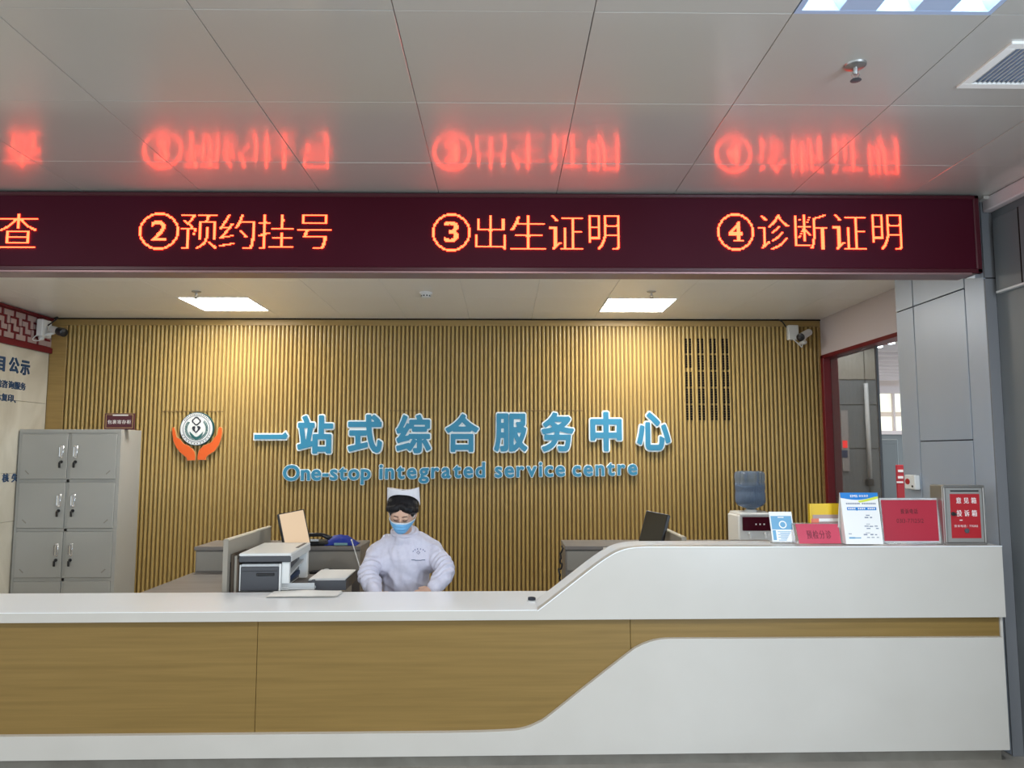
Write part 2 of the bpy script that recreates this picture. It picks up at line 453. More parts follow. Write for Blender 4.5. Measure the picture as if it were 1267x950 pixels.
bm = bmesh.new(); bx(bm, XL, xa - P * .6, YB - .026, YB, 0, ztop - .002, .002); obj('side_board', bm, M_trimwood, wall_b)
bm = bmesh.new(); bx(bm, xb + P * .6, XR - .0, YB - .026, YB, 0, ztop - .002, .002); obj('side_board', bm, M_trimwood, wall_b)
# ventilation strips pressed into eight of the gaps
zt, zb = UP(870, 418, YB).z, UP(870, 521, YB).z
for grp in range(4):
    for j in range(2):
        i = round((UP(850, 470, YB).x - xa) / P - .5) + 3 * grp + j
        x = xa + (i + .5) * P
        b = bmesh.new(); n = 5; L = (zt - zb)
        for s_ in range(n):
            a0 = zb + L * s_ / n + .008 + (.02 if (grp == 0 and s_ == 3) else 0); a1 = zb + L * (s_ + 1) / n - .008
            m_ = 6
            for q in range(m_):
                c0 = a0 + (a1 - a0) * q / m_; c1 = a0 + (a1 - a0) * (q + 1) / m_
                bx(b, x - .0098, x + .0098, YB - .0252, YB - .001, c0 + .002, c1 - .002)
        obj('vent_strip', b, M_dark, wall_b)
# access panel joints cut across the slats
for (p0, p1, y) in ((201, 276, 509), (482, 524, 508), (640, 721, 508)):
    a, c = wallpt(p0, y), wallpt(p1, y)
    b = bmesh.new(); bx(b, a.x, c.x, YB - .0255, YB - .012, a.z - .004, a.z + .004)
    if p0 == 640: bx(b, c.x - .003, c.x + .003, YB - .0262, YB - .012, a.z - .3, a.z)
    obj('panel_joint', b, M_slatback, wall_b)

# left wall: marble slabs, lattice frieze
bm = bmesh.new(); bx(bm, XL - .2, XL - .02, 4.2, YB, 0, ZN + .05)
wall_l = struct('wall_left', bm, M_marble)
for (z0, z1) in ((0, .93), (.932, 1.335), (1.337, 1.95), (1.952, 2.43)):
    for (y0, y1) in ((5.2, 5.999), (6.001, YB - .03)):
        b = bmesh.new(); bx(b, XL - .02, XL, y0, y1, z0, z1, .002); obj('marble_slab', b, M_marble, wall_l)
LF = lambda u, v, d: Vector((XL + .0 + d, u, v))        # u along depth, v height, d into the room
zf0, zf1 = 2.425, 2.735
b = bmesh.new(); bx(b, XL - .02, XL + .006, 4.2, YB - .03, zf0, zf1); obj('frieze_board', b, M_lattice, wall_l)
b = bmesh.new(); bx(b, XL + .006, XL + .03, 4.2, YB - .03, zf0 - .015, zf0 + .035, .002); obj('frieze_rail', b, M_lattice, wall_l)
b = bmesh.new(); bx(b, XL + .006, XL + .03, 4.2, YB - .03, zf1 - .022, zf1, .002); obj('frieze_rail', b, M_lattice, wall_l)
la, lb = zf0 + .035, zf1 - .022; hh = lb - la; P1_ = .157
def inlay(poly, y0):
    b = bmesh.new(); prism(b, [[(y0 + u * P1_, la + v * hh) for u, v in poly]], .006, .012, LF); obj('frieze_inlay', b, M_latback, wall_l)
T_ = [(-.38, .96), (-.38, .78), (-.10, .78), (-.10, .52), (.10, .52), (.10, .78), (.38, .78), (.38, .96)]
I_ = [(-.38, .04), (.38, .04), (.38, .22), (.10, .22), (.10, .48), (-.10, .48), (-.10, .22), (-.38, .22)]
Z_ = [(-.36, .70), (-.36, .54), (-.08, .54), (-.08, .30), (.36, .30), (.36, .46), (.10, .46), (.10, .70)]
for k in range(14):
    y0 = UX(52, 400, XL).y + .157 - k * P1_
    if y0 < YB - .12: inlay(T_, y0)
    inlay(I_, y0 + .10 * P1_ if y0 < YB - .14 else y0 - .1 * P1_); inlay(Z_, y0 - .46 * P1_)
# lettering on the left wall, each line one set of painted letters
def wall_line(s, pts_px, hpx, name_label, bo=.018):
    # pts_px: (px, py) of each glyph centre on the plane x = XL
    b = bmesh.new()
    for c, (px, py, wpx) in zip(s, pts_px):
        p = UX(px, py, XL); pl = UX(px - wpx / 2, py, XL); pr = UX(px + wpx / 2, py, XL)
        up = UX(px, py - hpx / 2, XL); dn = UX(px, py + hpx / 2, XL)
        w_ = (pr.y - pl.y) / .95; h_ = (up.z - dn.z) / .9; g = GL[c]
        for cont in [contours(c, bo)]:
            prism(b, [[((x - .5) * w_ + p.y, (z - .38) * h_ + p.z) for x, z in lp] for lp in cont], .001, .006, LF)
    o = obj('wall_lettering', b, M_navy, None)
    return o
for s, pts, h, lab in (('目公示', [(0, 449, 15), (17, 451.5, 12), (31, 454.5, 11)], 18, 'large dark blue heading characters on the cream marble wall, 目公示'),
                       ('院咨询服务', [(-2, 474, 7), (5.5, 475, 7), (13.5, 476, 7), (21, 477, 7), (28, 478, 6.5)], 9, 'middle line of small dark blue wall characters ending in 服务, below the heading'),
                       ('本复印、', [(-2.5, 491, 7), (5.2, 491.5, 7), (13, 492.5, 7), (20, 494, 6)], 9, 'third line of small dark blue wall characters with 复印, under the 服务 line'),
                       ('核失物', [(6.5, 591, 8), (18, 591, 8), (26, 591, 7)], 10, 'lowest dark blue wall characters, cut off by the grey locker')):
    o = wall_line(s, pts, h, lab, .038 if h > 15 else .02); o['label'] = lab; o['category'] = 'lettering'; o['group'] = 'lettering on the marble wall'

# right side wall of the niche: bulkhead over a tall opening
bm = bmesh.new(); bx(bm, XR, XR + .12, 4.66, YB + .12, 2.405, ZN + .05); bx(bm, XR, XR + .12, 4.66, 4.8, 0, 2.405)
struct('wall_right', bm, M_bulk)
bm = bmesh.new()
bx(bm, XR - .012, XR + .13, YB - .085, YB - .03, 0, 2.40, .003); bx(bm, XR - .012, XR + .13, 4.8, YB - .03, 2.372, 2.405, .003)
struct('door_1', bm, M_red)
# sliding tinted pane of the opening, standing half open
pg = UX(1087, 500, XR + .06).y
bm = bmesh.new(); bx(bm, XR + .055, XR + .063, pg, YB - .085, .02, 2.37); o = struct('window_1', bm, M_glass)
b = bmesh.new(); bx(b, XR + .05, XR + .068, pg - .012, pg + .008, .02, 2.37); obj('pane_edge', b, M_darkgrey, o)

# column
cy1 = UX(1116.5, 560, XCOL).y
bm = bmesh.new(); bx(bm, XCOL + .012, 3.2, YP + .012, cy1, 0, ZC)
colm = struct('wall_pillar', bm, M_dark)
vj = [YP, UX(1192, 339, XCOL).y, UX(1127.5, 336, XCOL).y, cy1]
zj1 = UX(1192, 357, XCOL).z; zj2 = UX(1170, 545, XCOL).z
for k in range(3):
    if k == 0: vj[0] = YP + .0115
    cuts = [0, zj2, zj1, ZC] if k == 1 else ([0, zj1 - .0, ZC] if k == 2 else [0, zj1 + .12, ZC])
    for a, c in zip(cuts, cuts[1:]):
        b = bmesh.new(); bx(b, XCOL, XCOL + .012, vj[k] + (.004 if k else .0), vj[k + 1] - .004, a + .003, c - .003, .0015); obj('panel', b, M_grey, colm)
xf = UP(1241, 500, YP).x
b = bmesh.new(); bx(b, XCOL, xf + .0, YP, YP + .011, .0, 2.42, .001); obj('panel', b, M_greym, colm)
b = bmesh.new(); bx(b, XCOL, xf + .0, YP, YP + .011, 2.426, ZC - .005, .001); obj('panel', b, M_greym, colm)
b = bmesh.new(); bx(b, XCOL - .02, xf + .03, YP - .06, YP, ZC - .018, ZC - .001, .002); obj('capping_plate', b, M_ceil, colm)
# right lobby wall running towards the viewer
bm = bmesh.new(); bx(bm, xf, xf + .3, 1.2, YP - .001, 0, ZC)
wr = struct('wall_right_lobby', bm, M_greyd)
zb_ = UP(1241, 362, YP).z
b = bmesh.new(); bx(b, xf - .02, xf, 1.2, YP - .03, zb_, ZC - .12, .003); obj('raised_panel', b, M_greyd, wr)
b = bmesh.new(); bx(b, xf - .026, xf, 1.2, YP - .035, zb_ - .012, zb_, .002); obj('ledge', b, M_palegrey, wr)
b = bmesh.new(); bx(b, xf - .05, xf, 1.2, YP - .002, ZC - .075, ZC - .001, .006); obj('cornice', b, M_bulk, wr)
yj = UX(1262, 300, xf - .02).y
b = bmesh.new(); bx(b, xf - .0215, xf, yj - .004, yj + .004, zb_, ZC - .12); obj('panel_joint', b, M_dark, wr)

# corridor beyond the opening
bm = bmesh.new(); bx(bm, 3.1, 7, YB + .3, 12.5, 2.75, 2.8); struct('ceiling', bm, M_ceil2)
for k in range(9):
    b = bmesh.new(); bx(b, 3.9, 7, 8.4 + k * .42, 8.46 + k * .42, 2.66, 2.75, .004); o = struct('trim_%d' % (k + 1), b, M_bulk)
xe = UP(1088, 500, 8.0).x
bm = bmesh.new(); bx(bm, 3.07, xe, 8.0, 8.3, 0, 2.75); wc = struct('wall_corridor', bm, M_dark)
zz = UP(1060, 470, 8.0).z; xs_ = [3.0, UP(1068.5, 500, 8).x + .02, xe]
zrows = [0, UP(1060, 555, 8).z, UP(1060, 501, 8).z, zz, 2.75]
for i in range(2):
    for a, c in zip(zrows, zrows[1:]):
        b = bmesh.new(); bx(b, xs_[i] + .004, xs_[i + 1] - .004, 7.985, 8.0, a + .004, c - .004, .002); obj('stone_panel', b, M_greyd if c < 2.5 else M_part, wc)
bm = bmesh.new(); bx(bm, 3.07, 7, 12.4, 12.5, 0, 2.8); struct('wall_far', bm, M_bulk)
# bright window band of the far lobby
t = thing('lit_display_case', 'bright lit cream display window seen through the doorway right of the slat wall', 'window', (5.9, 12.2, 0))
M_win = mat('lit_window', (.8, .8, .7), .5, emit=(.95, .95, .78), es=.42)
x0, x1 = UP(1084, 500, 12.2).x, UP(1150, 500, 12.2).x
za, zb2, zc2 = UP(1100, 487, 12.2).z, UP(1100, 513, 12.2).z, UP(1100, 533, 12.2).z
b = bmesh.new(); bx(b, x0, x1, 12.2, 12.3, zb2 + .05, za); obj('window_pane', b, M_win, t)
b = bmesh.new(); bx(b, x0, x1, 12.2, 12.3, zc2, zb2 - .03); obj('window_pane', b, M_win, t)
b = bmesh.new()
for k in range(5): bx(b, x0 + k * .25, x0 + k * .25 + .03, 12.14, 12.2, zc2, za)
bx(b, x0, x1, 12.12, 12.2, za, za + .12); bx(b, x0, x1, 12.1, 12.2, zc2 - .06, zc2); obj('mullion', b, M_bulk, t)
b = bmesh.new(); bx(b, x0, x1, 12.15, 12.3, 0, zc2 - .06); obj('plinth', b, M_greyd, t)
t = thing('ceiling_strip_light', 'thin white strip lights in the corridor ceiling above the tinted glass', 'light', (3.6, 8.2, 2.74))
x0, x1 = UP(1038, 438, 7.9).x, UP(1088, 438, 7.9).x
b = bmesh.new(); bx(b, 3.3, 4.0, 7.55, 7.6, 2.62, 2.64); bx(b, 3.3, 4.0, 7.8, 7.85, 2.62, 2.64); obj('tube', b, M_lampc, t)
b = bmesh.new(); bx(b, 3.28, 4.02, 7.5, 7.9, 2.64, 2.75); obj('housing', b, M_bulk, t)
# lift call panel
t = thing('lift_call_panel', 'tall narrow grey lift panel with red lit digits behind the tinted glass', 'panel', tuple(UP(1046, 600, 7.98)))
p0, p1 = UP(1039, 508, 7.98), UP(1051, 583, 7.98)
b = bmesh.new(); bx(b, p0.x, p1.x, 7.955, 7.985, p1.z, p0.z, .004); obj('plate', b, mat('dull_grey_plate', (.30, .28, .28), .5), t)
q0, q1 = UP(1043, 545, 7.95), UP(1049, 554, 7.95)
b = bmesh.new(); bx(b, q0.x, q1.x, 7.949, 7.955, q1.z, q0.z); obj('digit_display', b, M_redglow, t)
q0, q1 = UP(1041.5, 557, 7.95), UP(1049.5, 566, 7.95)
b = bmesh.new(); bx(b, q0.x, q1.x, 7.949, 7.955, q1.z, q0.z); obj('button_field', b, M_bluedim, t)
# vertical pole / door handle bar
t = thing('door_pull_bar', 'long vertical silver bar with black foot behind the doorway', 'handle', tuple(UP(1074, 595, 7.94)))
b = bmesh.new(); tube(b, [UP(1071.5, 474, 7.945), UP(1077, 592, 7.945)],   .022); obj('bar', b, M_palegrey, t, smooth=True)
b = bmesh.new(); e = UP(1077, 597, 7.94); bx(b, e.x - .035, e.x + .035, e.y - .03, e.y + .045, e.z - .035, e.z + .035, .01); obj('foot', b, M_black, t)
# grey cabinet block in the corridor and the red notice standing beside it
t = thing('corridor_cabinet', 'dark grey block standing beyond the doorway behind the red complaint sign', 'cabinet', (UP(1095, 600, 8.4).x, 8.4, 0))
p0 = UP(1086, 543, 8.4); p1 = UP(1111, 543, 8.4)
b = bmesh.new(); bx(b, p0.x, p1.x, 8.4, 8.8, 0, p0.z, .01); obj('body', b, M_greyd, t)
b = bmesh.new(); bx(b, p0.x + .03, p1.x - .03, 8.39, 8.4, .1, p0.z - .06, .003); obj('door', b, M_greyd, t)
t = thing('red_floor_notice', 'narrow red notice with white marks seen between doorway and grey pillar', 'sign', (UP(1114, 600, 7.2).x, 7.2, 0))
p0 = UP(1109, 575, 7.2); p1 = UP(1123, 575, 7.2)
b = bmesh.new(); bx(b, p0.x, p1.x + .05, 7.2, 7.22, .3, p0.z, .003); obj('board', b, M_signred, t)
for yy, hgt in ((581, 3), (589, 3), (595.5, 2)):
    b = bmesh.new(); q0 = UP(1111.5 if yy < 590 else 1110, yy, 7.19); q1 = UP(1118, yy + hgt, 7.19); bx(b, q0.x, q1.x, 7.196, 7.2, q1.z, q0.z); obj('white_mark', b, M_wtext, t)
b = bmesh.new(); bx(b, p0.x + .02, p0.x + .05, 7.2, 7.35, 0, .32); bx(b, p1.x - .01, p1.x + .02, 7.2, 7.35, 0, .32); obj('stand', b, M_black, t)

# ================================================================ LIGHT FITTINGS, CEILING DEVICES
for i, (c, r) in enumerate(sorted(lampcells)):
    x = NX0 + c * S; y = NY0 + r * S
    t = thing('panel_light', 'square glowing white ceiling panel light, ' + ('left one, above the emblem' if i == 0 else 'right one, above the end of the sign'), 'light', (x + S / 2, y + S / 2, ZN), group='ceiling panel lights over the slat wall')
    b = bmesh.new()
    for (a0, a1, b0, b1) in ((.001, S - .001, .001, .014), (.001, S - .001, S - .014, S - .001), (.001, .014, .014, S - .014), (S - .014, S - .001, .014, S - .014)):
        bx(b, x + a0, x + a1, y + b0, y + b1, ZN - .003, ZN + .011)
    obj('frame', b, M_whitep, t)
    b = bmesh.new(); bx(b, x + .014, x + S - .014, y + .014, y + S - .014, ZN, ZN + .01); obj('diffuser', b, M_lamp, t)
# lobby luminaire with three tubes
x = X0 + 2 * T; y = Y0
t = thing('grille_luminaire', 'recessed three-tube ceiling luminaire at the top right edge', 'light', (x + T / 2, y + .3, ZC))
b = bmesh.new()
bx(b, x + .002, x + T - .002, y + .002, y + .604, ZC + .07, ZC + .08)
for (a0, a1, b0, b1) in ((.002, T - .002, .002, .02), (.002, T - .002, .586, .604), (.002, .02, .02, .586), (T - .02, T - .002, .02, .586)):
    bx(b, x + a0, x + a1, y + b0, y + b1, ZC - .002, ZC + .075)
obj('housing', b, M_lampframe, t)
cw = (T - .04) / 5
for k in range(5):
    a = x + .02 + k * cw
    if k % 2:
        b = bmesh.new(); bx(b, a, a + cw, y + .02, y + .586, ZC - .001, ZC + .006, .001); obj('blank_panel', b, M_lampframe, t)
    else:
        b = bmesh.new()
        for s in (0, 1):
            v = [b.verts.new(q) for q in ((a + (0 if not s else cw), y + .02, ZC), (a + (.03 if not s else cw - .03), y + .02, ZC + .055), (a + (.03 if not s else cw - .03), y + .586, ZC + .055), (a + (0 if not s else cw), y + .586, ZC))]
            b.faces.new(v)
        bx(b, a + .02, a + cw - .02, y + .02, y + .586, ZC + .055, ZC + .06)
        obj('reflector', b, M_reflector, t)
        b = bmesh.new(); tube(b, [(a + cw / 2, y + .04, ZC + .03), (a + cw / 2, y + .566, ZC + .03)], .013); obj('tube', b, M_lampc, t, smooth=60)
# air grille
x = X0 + 3 * T; y = Y0 + .6055
q = UZ(1181, 109, ZC)
t = thing('air_grille', 'square metal air grille with fine slats in the ceiling at right', 'vent', (x + T / 2, y + .3, ZC))
gx0 = UZ(1183, 108, ZC - .003).x; gy1 = UZ(1183, 108, ZC - .003).y; gx1 = gx0 + .52; gy0 = gy1 - .0
gy0 = UZ(1252, 52, ZC - .003).y
gyA, gyB = gy0, gy1
if gyA > gyB: gyA, gyB = gyB, gyA
b = bmesh.new()                                   # ceiling panel around the grille
bx(b, x + .0012, gx0 + .01, y + .0012, y + .604, ZC, ZC + .012); bx(b, gx1 - .01, x + T + .1, y + .0012, y + .604, ZC, ZC + .012)
bx(b, gx0 + .01, gx1 - .01, y + .0012, gyA + .01, ZC, ZC + .012)
if gyB - .01 < y + .604: bx(b, gx0 + .01, gx1 - .01, gyB - .01, y + .604, ZC, ZC + .012)
obj('ceiling_panel', b, M_ceil, ceil)
fw = .035
b = bmesh.new()
for (a0, a1, b0, b1) in ((gx0, gx1, gyA, gyA + fw), (gx0, gx1, gyB - fw, gyB), (gx0, gx0 + fw, gyA + fw, gyB - fw), (gx1 - fw, gx1, gyA + fw, gyB - fw)):
    bx(b, a0, a1, b0, b1, ZC - .008, ZC + .002, .0015)
obj('frame', b, M_ceil2, t)
b = bmesh.new(); bx(b, gx0 + .01, gx1 - .01, gyA + .01, gyB - .01, ZC + .007, ZC + .011); obj('backing', b, M_lampframe, t)
n = 26; gm = bmesh.new()
Mx = Matrix.Rotation(R(-48), 4, 'Y'); bx(gm, -.006, .006, gyA + fw, gyB - fw, -.0012, .0012, M=Mx)
gme = finish('grille_slat', gm, M_palegrey)
for k in range(n):
    o = inst('grille_slat', gme, t, Vector((gx0 + fw + (gx1 - gx0 - 2 * fw) * (k + .5) / n, 0, ZC - .001)) - Vector(t.location))
# sprinklers
def sprinkler(px, py, z, s, label):
    p = UZ(px, py, z)
    t = thing('sprinkler', label, 'sprinkler', (p.x, p.y, z), group='ceiling sprinklers')
    b = bmesh.new(); lathe(b, [(.036 * s, 0), (.034 * s, -.006 * s), (.014 * s, -.012 * s), (.012 * s, -.012 * s)], M=Matrix.Translation(p)); obj('escutcheon', b, M_steel, t, smooth=40)
    b = bmesh.new(); lathe(b, [(.008 * s, 0), (.008 * s, -.03 * s), (.006 * s, -.034 * s)], n=12, M=Matrix.Translation(p))
    for sx in (-1, 1): tube(b, [p + Vector((.008 * s * sx, 0, -.026 * s)), p + Vector((.013 * s * sx, 0, -.036 * s)), p + Vector((.003 * s * sx, 0, -.052 * s))], .0022 * s, 6)
    obj('frame_arms', b, M_steel, t, smooth=40)
    b = bmesh.new(); lathe(b, [(.003, -.050 * s), (.016 * s, -.052 * s), (.018 * s, -.055 * s), (.004, -.057 * s)], n=16, M=Matrix.Translation(p)); obj('deflector', b, M_darkgrey, t, smooth=40)
sprinkler(1058, 80, ZC, 1.05, 'round grey ceiling sprinkler above the right end of the red display')
sprinkler(243, 360.5, ZN, 1.0, 'small dark sprinkler beside the left ceiling panel light')
sprinkler(806, 360.5, ZN, 1.0, 'small dark sprinkler beside the right ceiling panel light')
p = UZ(527, 362, ZN)
t = thing('smoke_detector', 'small white round smoke detector in middle of the rear ceiling', 'detector', (p.x, p.y, ZN))
b = bmesh.new(); lathe(b, [(.05, 0), (.05, -.012), (.044, -.016), (.01, -.016)], M=Matrix.Translation(p)); obj('base', b, M_whitep, t, smooth=40)
b = bmesh.new(); lathe(b, [(.038, -.016), (.036, -.036), (.026, -.042), (.004, -.043)], M=Matrix.Translation(p)); obj('cover', b, M_whitep, t, smooth=40)
b = bmesh.new()
for k in range(10):
    a = k * math.tau / 10; bx(b, -.006, .006, -.001, .001, -.005, .005, M=Matrix.Translation(p + Vector((.037 * math.cos(a), .037 * math.sin(a), -.028))) @ Matrix.Rotation(a + math.pi / 2, 4, 'Z'))
obj('sensor_slots', b, M_black, t)

# ================================================================ LED DISPLAY
led = thing('led_display', 'long dark red electronic display with glowing orange Chinese characters under the ceiling', 'display', (0, YL, 2.43), R(-.35))
xl, xr = -4.4, UP(1214, 290, YL).x
zt, zb = UP(633, 238, YL).z - .004, UP(633, 337, YL).z
b = bmesh.new(); bx(b, xl, xr, YL + .018, YL + .15, zb + .01, zt, .003); obj('cabinet', b, M_ledframe, led)
b = bmesh.new(); bx(b, xl, xr - .03, YL + .008, YL + .018, zb + .03, zt - .022); obj('screen', b, M_ledface, led)
b = bmesh.new(); bx(b, xl, xr, YL, YL + .03, zt - .022, zt, .005); bx(b, xl, xr, YL, YL + .03, zb + .004, zb + .03, .005); bx(b, xr - .03, xr, YL, YL + .03, zb + .004, zt, .005); obj('frame', b, M_ledframe, led)
b = bmesh.new(); bx(b, xl, xr - .06, YL - .004, YL + .12, zb - .006, zb + .006, .002); obj('drip_strip', b, mat('strip_metal', (.28, .17, .17), .35, metal=.5), led)
CB = [(-2, 46.5, 263, 308), (173, 220.5, 263, 309), (223, 269, 264, 309), (271, 316, 264, 309), (319, 364, 264, 309), (367, 411, 264, 309),
      (535, 582, 264, 311), (587, 627, 265, 310), (630, 677, 265, 310), (678, 723, 265, 310), (727, 768, 265, 310),
      (887, 933.5, 264, 310), (936, 979, 264, 310), (981, 1026, 264, 310), (1028, 1074, 264, 310), (1077, 1118, 264, 310)]
yf = YL + .0035
def led_char(c, box):
    x0, x1, y0, y1 = box; a = UP(x0, y0, yf); d = UP(x1, y1, yf)
    n = 32; g = np.zeros((n, n), bool)
    if c in '②③④':
        dg = {'②': '2', '③': '3', '④': '4'}[c]
        for j in range(n):
            for i in range(n):
                r_ = math.hypot(i - 15.5, j - 15.5)
                if 14.3 <= r_ <= 15.9: g[j, i] = True
        G_ = GL[dg]; w_, h_ = G_['hi'] - G_['lo']; nx, ny = 12, 17
        ys_ = G_['hi'][1] - (np.arange(ny) + .5) / ny * h_; xs2 = G_['lo'][0] + (np.arange(nx) + .5) / nx * w_
        f = sdf(dg, xs2, ys_)
        sub = f < .008
        g[7:7 + ny, 10:10 + nx] |= sub
        if dg == '4': g[23, 14:23] = True
    else:
        G_ = GL[c]; w_, h_ = G_['hi'] - G_['lo']
        m_ = n - 1
        ys_ = G_['hi'][1] - (np.arange(n) + .5) / n * h_; xs2 = G_['lo'][0] + (np.arange(m_) + .5) / m_ * w_
        f = sdf(c, xs2, ys_) < -.020
        g[:, :m_] = f; g[:, 1:] |= f
    b = bmesh.new(); cw = (d.x - a.x) / n; ch = (a.z - d.z) / n
    for j in range(n):
        i = 0
        while i < n:
            if g[j, i]:
                k = i
                while k < n and g[j, k]: k += 1
                X_, Z_ = a.x + i * cw, a.z - (j + 1) * ch
                v = [b.verts.new(q) for q in ((X_, yf, Z_ + ch * .04), (X_ + (k - i) * cw, yf, Z_ + ch * .04), (X_ + (k - i) * cw, yf, Z_ + ch * .96), (X_, yf, Z_ + ch * .96))]
                b.faces.new(v)
                i = k
            else: i += 1
    obj('lit_character', b, M_led, led, kind='stuff')
for c, bxx in zip(LED_TEXT, CB): led_char(c, bxx)

# ================================================================ SIGN LETTERS ON THE SLATS
YS = YB - .026                                   # front of the slats
def sign_glyph(c, x0, x1, y0, y1, name, label, cat, group, o_in, o_out, asp=None):
    """glyph whose outer outline fills the pixel box; pale backing, blue face proud of it"""
    yy = YS - .03
    a = UP(x0, y0, yy); d = UP(x1, y1, yy)
    if c == '一':
        ln_ = [(.06, .30), (.95, .30), (1.0, .37), (.93, .455), (.85, .40), (.06, .40)]
        co = [[(.03, .265), (.965, .265), (1.035, .37), (.935, .50), (.84, .435), (.03, .435)]]; ci = [ln_]
    else: co = contours(c, o_out); ci = contours(c, o_in)
    P_ = np.array([p for l in co for p in l]); lo, hi = P_.min(0), P_.max(0)
    sx = (d.x - a.x) / (hi[0] - lo[0]); sz = (a.z - d.z) / (hi[1] - lo[1])
    f = lambda l: [(a.x + (x - lo[0]) * sx, d.z + (z - lo[1]) * sz) for x, z in l]
    t = thing(name, label, cat, ((a.x + d.x) / 2, YS, d.z), group=group)
    b = bmesh.new(); prism(b, [f(l) for l in co], 0, .026, XZ(YS)); obj('backing', b, M_edge, t)
    b = bmesh.new(); prism(b, [f(l) for l in ci], .0262, .032, XZ(YS)); obj('face', b, M_blue, t)
    return t
SB = [(313.5, 357.5, 532, 545), (367, 413, 512, 563), (429.5, 474, 511, 562), (489, 534.5, 511, 562.5), (550, 593.5, 510, 561),
      (610, 654, 509.5, 560.5), (668.5, 712, 508.5, 560.5), (728.5, 771.5, 507.5, 560), (786, 831.5, 508, 559)]
ordn = ['first', 'second', 'third', 'fourth', 'fifth', 'sixth', 'seventh', 'eighth', 'last']
for i, (c, q) in enumerate(zip(SIGN, SB)):
    sign_glyph(c, *q, 'chinese_character', 'large blue Chinese character %s with white edge, %s from the left on the slat wall' % (c, ordn[i]), 'sign letter', 'large blue characters on the slat wall', .034, .070)
# latin line: (word, x0, x1, baseline left, baseline right)
for word, x0, x1, b0, b1 in (('One-stop', 349.5, 459, 595.3, 594), ('integrated', 468.5, 601, 593.5, 591.2), ('service', 611.5, 700, 591.3, 589.8), ('centre', 707.5, 789.5, 590, 588)):
    sp = 26.2                                    # pixels per em (vertical)
    oo = .058; ii = .026
    ws = [float(GL[c]['hi'][0] - GL[c]['lo'][0]) + 2 * oo for c in word]
    fx = .98
    gap = ((x1 - x0) - sum(ws) * sp * fx) / (len(word) - 1)
    if gap < -.2: fx *= (x1 - x0) / (sum(ws) * sp * fx); gap = 0
    x = x0; seen = {}
    for k, c in enumerate(word):
        wpx = ws[k] * sp * fx; base = b0 + (b1 - b0) * (x - x0) / (x1 - x0)
        y1_ = base - (GL[c]['lo'][1] - oo) * sp - 1.4; y0_ = base - (GL[c]['hi'][1] + oo) * sp - 1.4
        seen[c] = seen.get(c, 0) + 1
        nm = 'hyphen' if c == '-' else 'letter %s' % c
        sign_glyph(c, x, x + wpx, y0_, y1_, 'latin_letter' if c != '-' else 'hyphen_mark', "small blue %s with white edge, %s in the word %s on the slat wall" % (nm, ['1st', '2nd', '3rd'][k] if k < 3 else '%dth' % (k + 1), word), 'sign letter', 'small blue English letters on the slat wall', ii, oo)
        x += wpx + gap

# emblem
def EP(u, v): return (205 + u / 11.875, 500 + v / 11.875)
ye = YS - .03
em = thing('hospital_emblem', 'round white and green emblem cupped by two orange hands on the slat wall', 'emblem', tuple(Vector((UP(243, 560, ye).x, YS, UP(243, 571, ye).z))))
def epoly(pts): return [(lambda p: (p.x, p.z))(UP(*EP(u, v), ye)) for u, v in pts]
c0 = UP(*EP(455, 362), ye); rr = (UP(*EP(695, 362), ye).x - c0.x)
circ = lambda r, n=48: [(c0.x + rr * r * math.cos(k * math.tau / n), c0.z + rr * r * math.sin(k * math.tau / n)) for k in range(n)]
b = bmesh.new(); prism(b, [circ(1.03)], 0, .03, XZ(YS)); obj('rim', b, M_green, em, smooth=30)
b = bmesh.new(); prism(b, [circ(.99)], .03, .033, XZ(YS)); obj('disc', b, M_whitep, em)
b = bmesh.new(); prism(b, [circ(.83), circ(.80)], .033, .0345, XZ(YS)); prism(b, [circ(1.0), circ(.985)], .033, .0345, XZ(YS)); obj('ring_line', b, M_navy, em)
b = bmesh.new()
for k in range(44):
    a = R(-52 + 44 * 0) + R(-235 + k * (290 / 43)) + R(55)
    a = R(138 + k * 264 / 43)
    for r0, r1, w_ in ((.56, .72, .022),):
        ca, sa = math.cos(a), math.sin(a); tw = .10
        P1 = (c0.x + rr * r0 * ca, c0.z + rr * r0 * sa); P2 = (c0.x + rr * r1 * math.cos(a + tw), c0.z + rr * r1 * math.sin(a + tw))
        nx, nz = -sa * rr * w_, ca * rr * w_
        prism(b, [[(P1[0] - nx, P1[1] - nz), (P2[0] - nx, P2[1] - nz), (P2[0] + nx, P2[1] + nz), (P1[0] + nx, P1[1] + nz)]], .033, .0348, XZ(YS))
obj('wreath', b, M_green, em, kind='stuff')
b = bmesh.new()
for k in range(12):
    a = R(205 + k * 130 / 11) if k < 12 else 0
    x_, z_ = c0.x + rr * .91 * math.cos(a), c0.z + rr * .91 * math.sin(a); s_ = rr * .03
    prism(b, [[(x_ - s_, z_ - s_), (x_ + s_, z_ - s_), (x_ + s_, z_ + s_), (x_ - s_, z_ + s_)]], .033, .0345, XZ(YS))
for k in range(16):
    a = R(35 + k * 110 / 15); x_, z_ = c0.x + rr * .91 * math.cos(a), c0.z + rr * .91 * math.sin(a); s_ = rr * .018
    prism(b, [[(x_ - s_, z_ - s_ * 2), (x_ + s_, z_ - s_ * 2), (x_ + s_, z_ + s_ * 2), (x_ - s_, z_ + s_ * 2)]], .033, .0345, XZ(YS))
obj('rim_lettering', b, M_ink, em, kind='stuff')
def lob(s):                                       # four-lobed diamond
    pts = []
    for k in range(48):
        a = k * math.tau / 48; r_ = s * (1 + .22 * abs(math.cos(2 * a)) - .1)
        pts.append((455 + r_ * math.cos(a) * 62, 248 - r_ * math.sin(a) * 58))
    return pts
